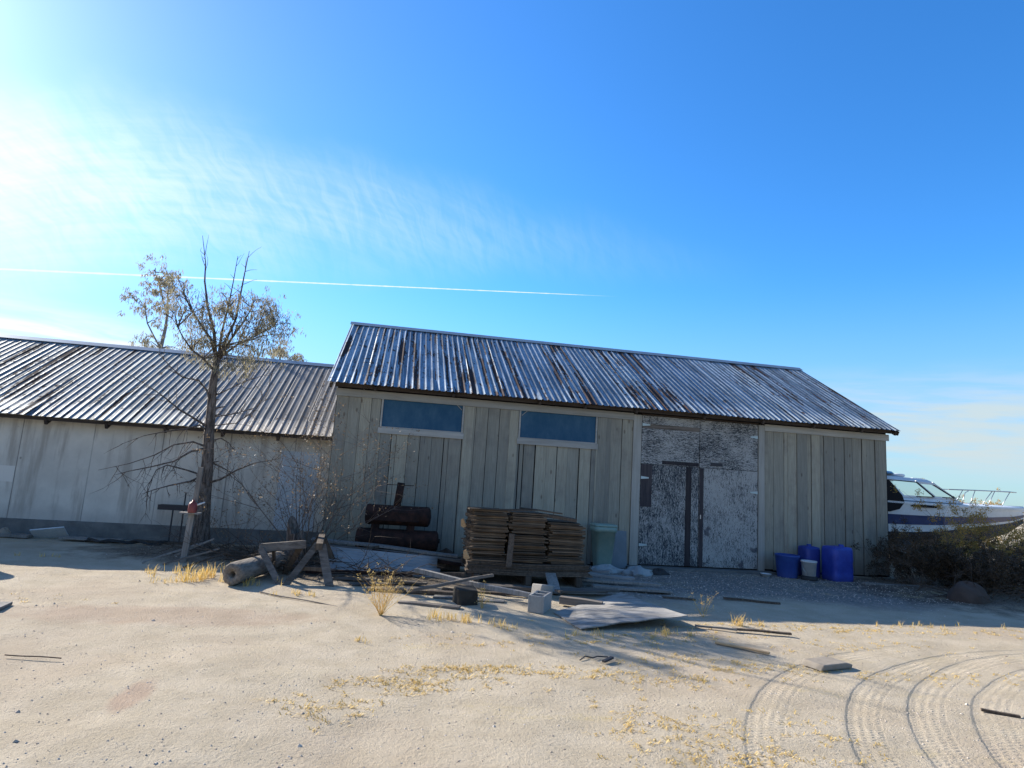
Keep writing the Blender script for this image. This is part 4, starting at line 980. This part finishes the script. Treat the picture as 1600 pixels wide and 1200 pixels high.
lump('cloth', 'crumpled white tarp lying beside the door post', (4.50, 11.05, .01), .26, .18, .12, 'cloth_white', 2, 'tarp', .4)
lump('bag', 'small black bag lying at the foot of the left door', (4.92, 11.15, .01), .17, .10, .09, 'black_rubber', 3, 'bag', .3)
lump('rock', 'brown rounded rock under the bushes at the right', (9.75, 9.35, 0), .33, .28, .33, 'rock_brown', 8, 'rock', .10)
lump('rock', 'small brown rock against the wall between tank and stack', (1.0, 11.6, 0), .18, .12, .24, 'rock_brown', 9, 'rock', .15)

# green bin and slate sheet at the wall
T = thing('storage_bin', 'pale green plastic bin against the barn wall, right of the stack', 'bin', (3.98, 11.62, 0))
m = MB(); pr = [(.14, 0), (.145, .02), (.205, .70), (.225, .70), (.225, .80), (.205, .80), (.195, .79), (.13, .03), (0, .03)]
def rbox(prof, k=.9):
    m = MB(); n = 40; vs = []
    for r_, z in prof:
        for j in range(n):
            a = 2*math.pi*(j+.5)/n; c_, s_ = math.cos(a), math.sin(a); q_ = (abs(c_)**7+abs(s_)**7)**(-1/7)
            vs.append((r_*c_*q_, r_*s_*q_*k, z))
    fs = [(i*n+j, i*n+(j+1) % n, (i+1)*n+(j+1) % n, (i+1)*n+j) for i in range(len(prof)-1) for j in range(n)]; fs.append(tuple(range(n))[::-1])
    return m.add(vs, fs, True)
rbox(pr).build('body', 'green_plastic', T); rbox([(.232, .80), (.235, .82), (.22, .84), (.01, .85)]).build('lid', 'green_plastic', T)
plank('board', 'blue grey sheet leaning on the wall beside the green bin', (4.40, 11.86, -.01), (4.40, 11.95, .70), .34, .02, 'slate_board', 'board', up=(0, 1, 0))

# blue drums, tub and bucket
def drumobj(name, label, loc, prof, mname, sq=False, k=1., rz=0.):
    T = thing(name, label, name.split('_')[-1], loc, rz); return T
T = thing('blue_tub', 'round dark blue tub, leftmost by the barn wall', 'tub', (7.80, 11.50, 0))
MB().lathe([(0, 0), (.185, 0), (.19, .02), (.225, .40), (.235, .41), (.235, .44), (.215, .44), (.18, .03), (0, .03)], 28).build('body', 'navy_tub', T)
T = thing('white_bucket', 'white bucket with a black base standing between the blue containers', 'bucket', (8.08, 11.22, 0))
MB().lathe([(0, .06), (.120, .06), (.140, .34), (.148, .34), (.148, .37), (.134, .37), (.115, .09), (0, .09)], 24).build('body', 'white_plastic', T)
MB().lathe([(0, 0), (.15, 0), (.155, .02), (.15, .075), (.125, .085), (0, .085)], 24).build('base', 'black_rubber', T)
MB().tube([(-.148, 0, .33), (-.165, -.05, .22), (-.12, -.135, .10)], .006, 6).build('handle', 'bare_steel', T)
T = thing('blue_drum', 'tall narrow blue container behind the big blue one', 'drum', (8.40, 11.66, 0))
rbox([(.15, 0), (.165, .03), (.165, .55), (.155, .60), (.06, .62), (.0, .62)], 1.).build('body', 'blue_dark_plastic', T)
MB().lathe([(.045, .615), (.045, .65), (0, .652)], 16).build('cap', 'blue_dark_plastic', T)
T = thing('blue_drum', 'big bright blue square drum, largest container by the barn wall', 'drum', (8.75, 11.28, 0), .12)
rbox([(.225, 0), (.240, .02), (.246, .12), (.238, .16), (.246, .20), (.238, .36), (.246, .40), (.240, .60), (.226, .65), (.19, .665), (.05, .67), (0, .67)], .8).build('body', 'blue_plastic', T)
MB().lathe([(.05, .665), (.05, .70), (.04, .705), (0, .705)], 18, (.10, 0, 0)).build('cap', 'blue_plastic', T)
T = thing('dish', 'small white dish on the ground left of the blue tub', 'dish', (7.30, 11.45, 0))
MB().lathe([(0, 0), (.07, 0), (.10, .06), (.11, .062), (.09, .05), (.06, .012), (0, .012)], 20).build('bowl', 'white_plastic', T)
plank('plank', 'long pale plank edging the ground right of the blue drum', (8.9, 10.75, .03), (11.0, 10.60, .03), .10, .06, 'grey_wood')

# sawhorses
def sawhorses():
    T = thing('sawhorse', 'weathered wooden sawhorse with splayed legs, in front of the board pile', 'sawhorse', (-.98, 9.25, 0))
    MB().bar((0, -.12, .49), (-.10, 1.05, .50), .09, .09).build('beam', 'old_wood', T)
    MB().bar((-.03, -.06, .52), (-.36, -.36, -.01), .085, .03, (0, 1, 0)).build('leg', 'plank_wood', T)
    MB().bar((.03, -.06, .50), (.22, -.38, -.01), .11, .035, (0, 1, 0)).build('leg', 'plank_wood', T)
    MB().bar((-.12, .92, .50), (-.40, 1.1, -.01), .085, .03, (0, 1, 0)).build('leg', 'old_wood', T)
    MB().bar((-.06, .92, .50), (.18, 1.1, -.01), .085, .03, (0, 1, 0)).build('leg', 'old_wood', T)
    MB().bar((-.25, -.16, .20), (.10, -.20, .20), .03, .05).build('brace', 'old_wood', T)
    T = thing('sawhorse', 'broken leaning sawhorse with a level top beam, left of the other', 'sawhorse', (-1.60, 9.35, 0))
    MB().bar((-.20, -.05, .42), (.40, .10, .48), .05, .11, (0, 0, 1)).build('beam', 'plank_wood', T)
    MB().bar((-.17, -.09, .42), (.20, -.45, -.01), .08, .03, (0, 1, 0)).build('leg', 'plank_wood', T)
    MB().bar((-.02, .02, .40), (-.02, .40, -.01), .08, .03, (1, 0, 0)).build('leg', 'old_wood', T)
    MB().bar((.33, .12, .44), (.10, .45, -.01), .08, .03, (0, 1, 0)).build('leg', 'old_wood', T)
    T = thing('tree_stump', 'dark jagged tree stump standing behind the sawhorses', 'stump', (-1.42, 10.25, 0))
    m = MB(); n = 16; vs = []; r = random.Random(2)
    for i, (z, rr) in enumerate(((-.03, .20), (.12, .15), (.35, .125), (.50, .115))):
        for j in range(n):
            a = 2*math.pi*j/n; q_ = rr*(1+.18*math.sin(a*5+i)); vs.append((q_*math.cos(a)-.02*i, q_*math.sin(a), z+(0 if i < 3 else .05+.24*max(0, math.cos(a-2.6))+r.uniform(-.03, .05))))
    vs.append((-.06, 0, .50)); fs = [(i*n+j, i*n+(j+1) % n, (i+1)*n+(j+1) % n, (i+1)*n+j) for i in range(3) for j in range(n)]+[(3*n+j, 3*n+(j+1) % n, 4*n) for j in range(n)]
    m.add(vs, fs, False).build('stump_wood', 'bark', T)
sawhorses()
# hollow log
T = thing('hollow_log', 'pale hollow log lying on its side with the open end facing the yard', 'log', (-1.98, 8.72, .145), 0)
m = MB(); n = 26; vs = []; ax = Vector((.36, 1.45, .02)); dn = ax.normalized(); sd = dn.cross(Vector((0, 0, 1))).normalized(); uu = sd.cross(dn)
rings = [(0., .045), (0., .128), (.04, .142), (.4, .138), (.8, .132), (1.2, .130), (1.5, .12), (1.5, .05)]
rings = [(.35, .040)]+rings
for t_, rr in rings:
    for j in range(n):
        a = 2*math.pi*j/n; q_ = rr*(1+.05*math.sin(3*a+1)+.03*math.sin(7*a+t_*3)+(.03*math.sin(a*11) if rr > .1 else 0)); p = dn*t_+(sd*math.cos(a)+uu*math.sin(a))*q_; vs.append(p)
k = len(rings); fs = [(i*n+j, (i+1)*n+j, (i+1)*n+(j+1) % n, i*n+(j+1) % n) for i in range(k-1) for j in range(n)]+[tuple(range(n)), tuple((k-1)*n+j for j in range(n))]
m.add(vs, fs, True).build('log_body', 'log_wood', T)
MB().tube([dn*.30, dn*.34], .043, 16).build('hollow', 'dark_recess', T)  # black disc painting the shade deep in the hole
# sign post with a red can
T = thing('post', 'leaning grey wooden post carrying a little shelf before the tree', 'post', (-3.10, 10.45, 0))
MB().bar((0, 0, -.05), (.035, -.01, .74), .085, .045, (0, 1, 0)).build('lower_stake', 'grey_wood', T)
MB().bar((.04, .02, .60), (.075, -.01, 1.46), .07, .03, (0, 1, 0)).build('upper_stake', 'grey_wood', T)
MB().box(-.13, .16, -.10, .06, .745, .765).build('shelf', 'grey_wood', T)
T = thing('red_can', 'small faded red can with a spout standing on the post shelf', 'can', (-3.05, 10.39, .765))
MB().lathe([(0, 0), (.062, 0), (.065, .01), (.065, .12), (.045, .155), (.02, .165), (.02, .19), (0, .19)], 18).build('body', 'red_paint', T)
MB().tube([(.04, 0, .11), (.17, -.02, .165)], [.018, .010], 8).build('spout', 'white_plastic', T)
for i, (a, b_, lb) in enumerate([((-3.62, 10.30, .01), (-2.95, 10.55, .28), 'long thin stick propped low across the foot of the post'), ((-3.30, 10.20, .01), (-2.60, 10.45, .24), 'brown stick propped beside the foot of the post'),
                                 ((-3.25, 10.5, .10), (-2.75, 10.65, .36), 'pale stick, highest of those leaning by the post'), ((-2.95, 10.0, .01), (-2.50, 10.35, .18), 'shortest dark stick beside the post foot')]):
    plank('stick', lb, a, b_, .035, .025, ('grey_wood', 'plank_wood', 'grey_wood', 'old_wood')[i], 'stick')
# black rack behind the tree
T = thing('black_rack', 'low black metal rack with thin legs behind the tree trunk', 'rack', (-3.85, 12.60, 0))
MB().box(-.42, .30, -.10, .10, .62, .71).build('top', 'dark_steel', T)
for x in (-.16, .02, .24):
    MB().bar((x, -.07, .62), (x, -.07, -.01), .022, .022).build('leg', 'dark_steel', T)
MB().bar((.02, -.07, .71), (.02, -.07, .95), .02, .02).build('upright', 'dark_steel', T)
# things along the foot of the shed wall
o = MB().box(-.26, .26, -.01, .01, -.14, .14).build('panel', 'white_plastic'); o.location = (-6.05, 12.66, .10); o.rotation_euler = (R(50), R(-8), .1); tag(o, 'white rectangular panel leaning by the shed footing', 'panel')
plank('board', 'pale flat board on the ground right of the white panel', (-5.75, 12.5, .05), (-4.75, 12.45, .05), .26, .03, 'grey_wood', 'board')
plank('board', 'long thin grey board along the shed footing at the left', (-7.6, 12.62, .04), (-6.3, 12.58, .04), .22, .05, 'grey_wood', 'board')
plank('board', 'dark board along the shed footing left of the tree', (-4.6, 12.55, .04), (-3.4, 12.5, .03), .14, .04, 'old_wood', 'board')
m = MB()
for k in range(3):
    m.tube([(-.7+.02*k+1.3*t/24, -.05+.09*math.sin(t*.5+k), .02+.012*k+.02*math.sin(t*.8+k)) for t in range(25)], .013, 6)
o = m.build('hose', 'black_rubber'); o.location = (-4.6, 12.3, .02); tag(o, 'black hose lying loosely along the shed footing', 'hose')
lump('rock', 'grey stone at the far left foot of the shed', (-6.75, 12.62, 0), .12, .10, .16, 'stone', 12, 'rock', .1)

# small items on the open sand
plank('stick', 'long dark stick at the shade edge before the doors', (4.02, 6.98, .02), (4.66, 6.80, .02), .05, .022, 'old_wood', 'stick')
plank('stick', 'orange brown lath lying on the lit sand near the flat stone', (3.48, 6.38, .015), (3.86, 5.99, .015), .045, .02, 'pale_wood', 'stick')
plank('stick', 'thin grey stick running to the plywood corner', (3.62, 7.12, .015), (4.05, 6.93, .02), .035, .02, 'grey_wood', 'stick')
plank('stick', 'dark driftwood stick at the right edge of the tyre tracks', (4.72, 4.46, .02), (4.93, 4.32, .015), .028, .02, 'old_wood', 'stick')
plank('stick', 'short dark metal scrap on the sand before the plywood', (1.98, 5.63, .015), (2.10, 5.74, .02), .035, .02, 'dark_steel', 'scrap')
plank('stick', 'dark stick lying on the shaded gravel near the doors', (5.0, 8.95, .015), (5.75, 8.65, .015), .05, .025, 'old_wood', 'stick')
plank('stick', 'second dark stick on the shaded sand right of the first', (4.0, 8.9, .01), (4.45, 8.75, .015), .04, .02, 'old_wood', 'stick')
plank('stick', 'thin bare branch lying on the sand by the log shadow', (-1.55, 8.35, .015), (-.45, 7.55, .012), .016, .012, 'plank_wood', 'stick')
plank('stick', 'reddish thin twig on the left of the open sand', (-2.85, 5.62, .008), (-2.42, 5.55, .010), .010, .008, 'rust_iron', 'twig')
plank('board', 'pale board corner at the far left of the sand', (-4.3, 7.10, .03), (-3.70, 7.18, .03), .26, .03, 'grey_wood', 'board')
m = MB(); m.prism([(-.22, 0), (.20, 0), (.22, .035), (.12, .055), (-.18, .05)], -.11, .12); o = m.build('flat_stone', 'stone', None, .01); o.location = (4.22, 5.60, .005); o.rotation_euler = (0, 0, .25)
tag(o, 'flat grey stone slab lying on the sand', 'stone')
m = MB(); m.tube([(0, 0, .005), (.08, .10, .012), (.14, .05, .012), (.20, .11, .01), (.30, .10, .008)], .006, 5); o = m.build('wire', 'dark_steel'); o.location = (1.78, 5.70, 0); tag(o, 'bent dark wire beside the metal scrap', 'wire')
# unseen drum added outside the left edge to cast a shadow into the yard
T = thing('blue_drum', 'unseen steel drum added for its shadow, just left of the yard', 'drum', (-6.05, 9.95, 0))
MB().lathe([(0, 0), (.28, 0), (.285, .02), (.28, .28), (.29, .30), (.28, .32), (.28, .58), (.29, .6), (.28, .62), (.285, .86), (.27, .85), (0, .85)], 28).build('body', 'rust_iron', T)

# ------------------------------------------------------------------ boat on its trailer
BOAT_Y = 15.8
boat = thing('motor_boat', 'white cabin motor boat with a navy stripe parked behind the barn', 'boat', (0, BOAT_Y, 0))
ST = [  # x, half beam, sheer z, stripe top, stripe low, chine z, chine half, keel z
    (10.75, 1.12, 1.68, 1.30, 1.03, .82, .98, .42), (12.2, 1.20, 1.66, 1.30, 1.03, .82, 1.03, .38), (13.6, 1.20, 1.64, 1.30, 1.04, .84, 1.00, .36), (14.8, 1.08, 1.64, 1.31, 1.07, .90, .86, .38),
    (15.7, .86, 1.65, 1.33, 1.12, .99, .62, .46), (16.4, .58, 1.66, 1.36, 1.19, 1.10, .36, .62), (17.0, .27, 1.67, 1.41, 1.28, 1.22, .12, .92), (17.35, .03, 1.68, 1.48, 1.40, 1.36, .012, 1.25)]
BXF = lambda x: x if x < 15.7 else 15.7+(x-15.7)*1.72
ST = [(BXF(s[0]),)+s[1:] for s in ST]
def flare(s, z):   # half beam at height z between chine and sheer
    x, hb, sh, a, b_, cz, ch, kz = s; t = (z-cz)/(sh-cz); return ch+(hb-ch)*t**.8
def loft(secs, name, mname, par, proud=0.):
    m = MB(); n = len(secs[0]); vs = [p for s in secs for p in s]; fs = []
    for i in range(len(secs)-1):
        for j in range(n-1): fs.append((i*n+j, i*n+j+1, (i+1)*n+j+1, (i+1)*n+j))
    return m, vs, fs
def hullpart(fn, name, mname, close=True):
    secs = []
    for s in ST:
        half = fn(s); secs.append([(s[0], -y, z) for y, z in half]+[(s[0], y, z) for y, z in half[::-1]])
    n = len(secs[0]); m = MB(); vs = [p for s in secs for p in s]; fs = []
    for i in range(len(secs)-1):
        for j in range(n if close else n-1): fs.append((i*n+j, i*n+(j+1) % n, (i+1)*n+(j+1) % n, (i+1)*n+j))
    if close: fs += [tuple(range(n))[::-1], tuple((len(secs)-1)*n+j for j in range(n))]
    m.add(vs, fs, False); return m.build(name, mname, boat)
hull = hullpart(lambda s: [(0., s[2]+.05), (flare(s, s[2])*.9, s[2]+.02), (flare(s, s[2])+.02, s[2]), (flare(s, s[2])+.02, s[2]-.05), (flare(s, s[2]), s[2]-.055), (flare(s, (s[2]+s[3])/2), (s[2]+s[3])/2), (flare(s, s[3]), s[3]), (flare(s, s[4]), s[4]), (s[6], s[5]+.001), (0, s[5])], 'hull', 'boat_white')
hullpart(lambda s: [(flare(s, s[3])*.98, s[3]), (flare(s, s[3])+.006, s[3]-.002), (flare(s, s[4])+.006, s[4]+.002), (flare(s, s[4])*.98, s[4])], 'stripe', 'boat_navy', True)
hullpart(lambda s: [(0, s[5]-.001), (s[6]+.008, s[5]-.001), (s[6]-.02, s[5]-.05), (s[6]*.5, (s[5]+s[7])/2-.06*(s[6] > .3)), (.02, s[7])], 'bottom', 'boat_bottom')
def Bp(x, z, y=0.): return (x, y, z)
# cabin: lower coaming, pillars, roof; -y side faces the yard
CW = .98
m = MB(); m.add([(13.02, -CW-.1, 1.68), (15.75, -.72, 1.68), (15.75, .72, 1.68), (13.02, CW+.1, 1.68), (13.02, -CW, 1.80), (15.45, -.72, 1.83), (15.45, .72, 1.83), (13.02, CW, 1.80)],
                [(0, 1, 5, 4), (1, 2, 6, 5), (2, 3, 7, 6), (3, 0, 4, 7), (4, 5, 6, 7), (0, 3, 2, 1)]); cabin = m.build('cabin', 'boat_white', boat, .02)
m = MB(); m.add([(11.2, -.95, 2.26), (14.75, -.80, 2.20), (14.95, -.55, 2.16), (14.95, .55, 2.16), (14.75, .80, 2.20), (11.2, .95, 2.26), (11.25, -.82, 2.38), (14.55, -.70, 2.30), (14.75, -.45, 2.27), (14.75, .45, 2.27), (14.55, .70, 2.30), (11.25, .82, 2.38)],
                [(0, 1, 7, 6), (1, 2, 8, 7), (2, 3, 9, 8), (3, 4, 10, 9), (4, 5, 11, 10), (5, 0, 6, 11), (6, 7, 8, 9, 10, 11), (0, 5, 4, 3, 2, 1)]); rf = m.build('cabin_roof', 'boat_white', cabin, .02)
for s in (-1, 1):
    m = MB()
    def pl(x0, z0, y0, x1, z1, y1, w=.06, h=.05): m.bar((x0, s*y0, z0), (x1, s*y1, z1), h, w, (1, 0, 0))
    pl(12.55, 2.24, .92, 13.25, 1.72, 1.0, .10); pl(13.05, 2.24, .90, 13.55, 1.78, .97, .07); pl(14.05, 2.21, .84, 14.62, 1.82, .86, .08); pl(14.62, 2.20, .80, 15.42, 1.80, .74, .07)
    g_ = MB()
    for po in ([(13.10, 2.21), (14.04, 2.19), (14.58, 1.82), (13.56, 1.79)], [(14.11, 2.19), (14.61, 2.18), (15.34, 1.83), (14.64, 1.83)]):
        yy_ = .912 if po[0][0] < 14 else .807
        for k_ in range(4): g_.bar((po[k_][0], s*yy_, po[k_][1]), (po[(k_+1) % 4][0], s*yy_, po[(k_+1) % 4][1]), .022, .035, (0, 1, 0))
    g_.build('window_gasket', 'black_rubber', cabin)
    m.bar((13.4, s*.97, 1.79), (15.4, s*.745, 1.82), .05, .05)
    m.bar((13.05, s*.90, 2.21), (14.7, s*.80, 2.18), .05, .05)
    m.build('pillars', 'boat_white', cabin)
    m = MB(); m.prism([(13.12, 2.2), (14.02, 2.18), (14.55, 1.83), (13.58, 1.80)], -.004, .004); o = m.build('side_window', 'boat_glass', cabin); o.location = (0, s*.905, 0)
    m = MB(); m.prism([(14.12, 2.18), (14.60, 2.17), (15.32, 1.84), (14.66, 1.84)], -.004, .004); o = m.build('side_window', 'boat_glass', cabin); o.location = (0, s*.80, 0)
m = MB(); m.add([(14.70, -.76, 2.19), (15.44, -.70, 1.82), (15.75, 0, 1.80), (14.98, 0, 2.17), (15.44, .70, 1.82), (14.70, .76, 2.19)], [(0, 1, 2, 3), (3, 2, 4, 5)]); ws = m.build('windshield', 'boat_glass', cabin)
so_ = ws.modifiers.new('s', 'SOLIDIFY'); so_.thickness = .008
m = MB()
for a, b_ in (((14.98, 0, 2.17), (15.75, 0, 1.80)), ((15.44, -.70, 1.82), (15.75, 0, 1.80)), ((15.44, .70, 1.82), (15.75, 0, 1.80)), ((14.70, -.76, 2.19), (15.44, -.70, 1.82)), ((14.70, .76, 2.19), (15.44, .70, 1.82))): m.bar(a, b_, .035, .035)
m.build('windshield_frame', 'bare_steel', cabin)
m = MB(); m.lathe([(0, 0), (.22, 0), (.25, .03), (.24, .07), (.18, .085), (0, .09)], 28, (13.95, -.25, 2.335)); m.build('radar_dome', 'boat_white', rf)
m = MB(); m.box(14.45, 14.75, -.35, .1, 2.30, 2.335); m.build('hatch', 'boat_white', rf, .008)
m = MB(); m.lathe([(0, 0), (.9, 0), (.85, .05), (.5, .09), (0, .10)], 28, (12.95, 0, 2.40)); m.build('canopy', 'bimini', rf)
m = MB(); m.prism([(12.2, 2.2), (12.9, 2.2), (13.30, 1.80), (13.36, 1.62), (13.2, 1.44), (12.9, 1.36), (12.2, 1.36)], -.03, 0); o = m.build('cockpit_opening', 'dark_recess', boat); o.location = (0, -1.19, 0)  # solid dark sheet painted as the shade of the open cockpit
m = MB(); m.prism([(13.55, 1.56), (13.60, 1.60), (14.35, 1.585), (14.42, 1.56), (14.35, 1.52), (13.65, 1.52)], -.01, 0); o = m.build('hull_vent', 'dark_recess', hull); o.location = (0, -1.185, 0)
for xx in (13.35, 13.95, 14.5): MB().box(xx, xx+.50, -.62, .66, 1.80, 1.95).build('seat', 'black_rubber', cabin, .03)  # black blocks added as the shaded cabin interior behind the glass
# bow rail
m = MB(); top = [(15.1, -.86, 2.06), (16.1, -.74, 2.09), (17.0, -.52, 2.11), (17.8, -.28, 2.13), (18.35, 0, 2.13), (17.8, .28, 2.13), (17.0, .52, 2.11), (16.1, .74, 2.09), (15.1, .86, 2.06)]
m.tube(top, .013, 7)
for (x, y, z), (bx, by) in zip([top[i] for i in (1, 2, 3, 5, 6, 7)], [(15.85, -.78), (16.7, -.54), (17.4, -.32), (17.4, .32), (16.7, .54), (15.85, .78)]): m.tube([(x, y, z), (bx, by, 1.66)], .011, 6)
m.tube([(15.9, -.72, 2.06), (15.72, -.78, 2.0), (15.55, -.82, 1.66)], .011, 6)
m.build('bow_rail', 'bare_steel', boat)
m = MB(); m.lathe([(0, 0), (.13, 0), (.10, .06), (0, .08)], 20, (16.1, 0, 1.70)); m.build('deck_hatch', 'boat_navy', boat)
tr_ = thing('boat_trailer', 'dark steel trailer carrying the white motor boat', 'trailer', (0, BOAT_Y, 0))
m = MB()
for s in (-.75, .75): m.bar((10.9, s, .36), (15.8, s*.6, .36), .08, .10)
m.bar((15.8, -.45, .36), (19.4, 0, .36), .08, .1); m.bar((15.8, .45, .36), (19.4, 0, .36), .08, .1)
for x in (11.4, 13.0, 14.6): m.box(x, x+.08, -.8, .8, .25, .31)
m.build('frame', 'dark_steel', tr_)
for s in (-1, 1):
    for x in (12.6, 13.4):
        o = MB().lathe([(.15, -.09), (.30, -.09), (.33, -.06), (.33, .06), (.30, .09), (.15, .09)], 28).build('tyre', 'black_rubber', tr_); o.rotation_euler = (R(90), 0, 0); o.location = (x, s*1.0, .33)
        o = MB().lathe([(0, -.05), (.155, -.07), (.155, .07), (0, .05)], 20).build('rim', 'white_plastic', tr_); o.rotation_euler = (R(90), 0, 0); o.location = (x, s*1.0, .33)
MB().tube([(18.9, 0, -.01), (18.9, 0, .55)], .035, 10).build('jack', 'bare_steel', tr_)
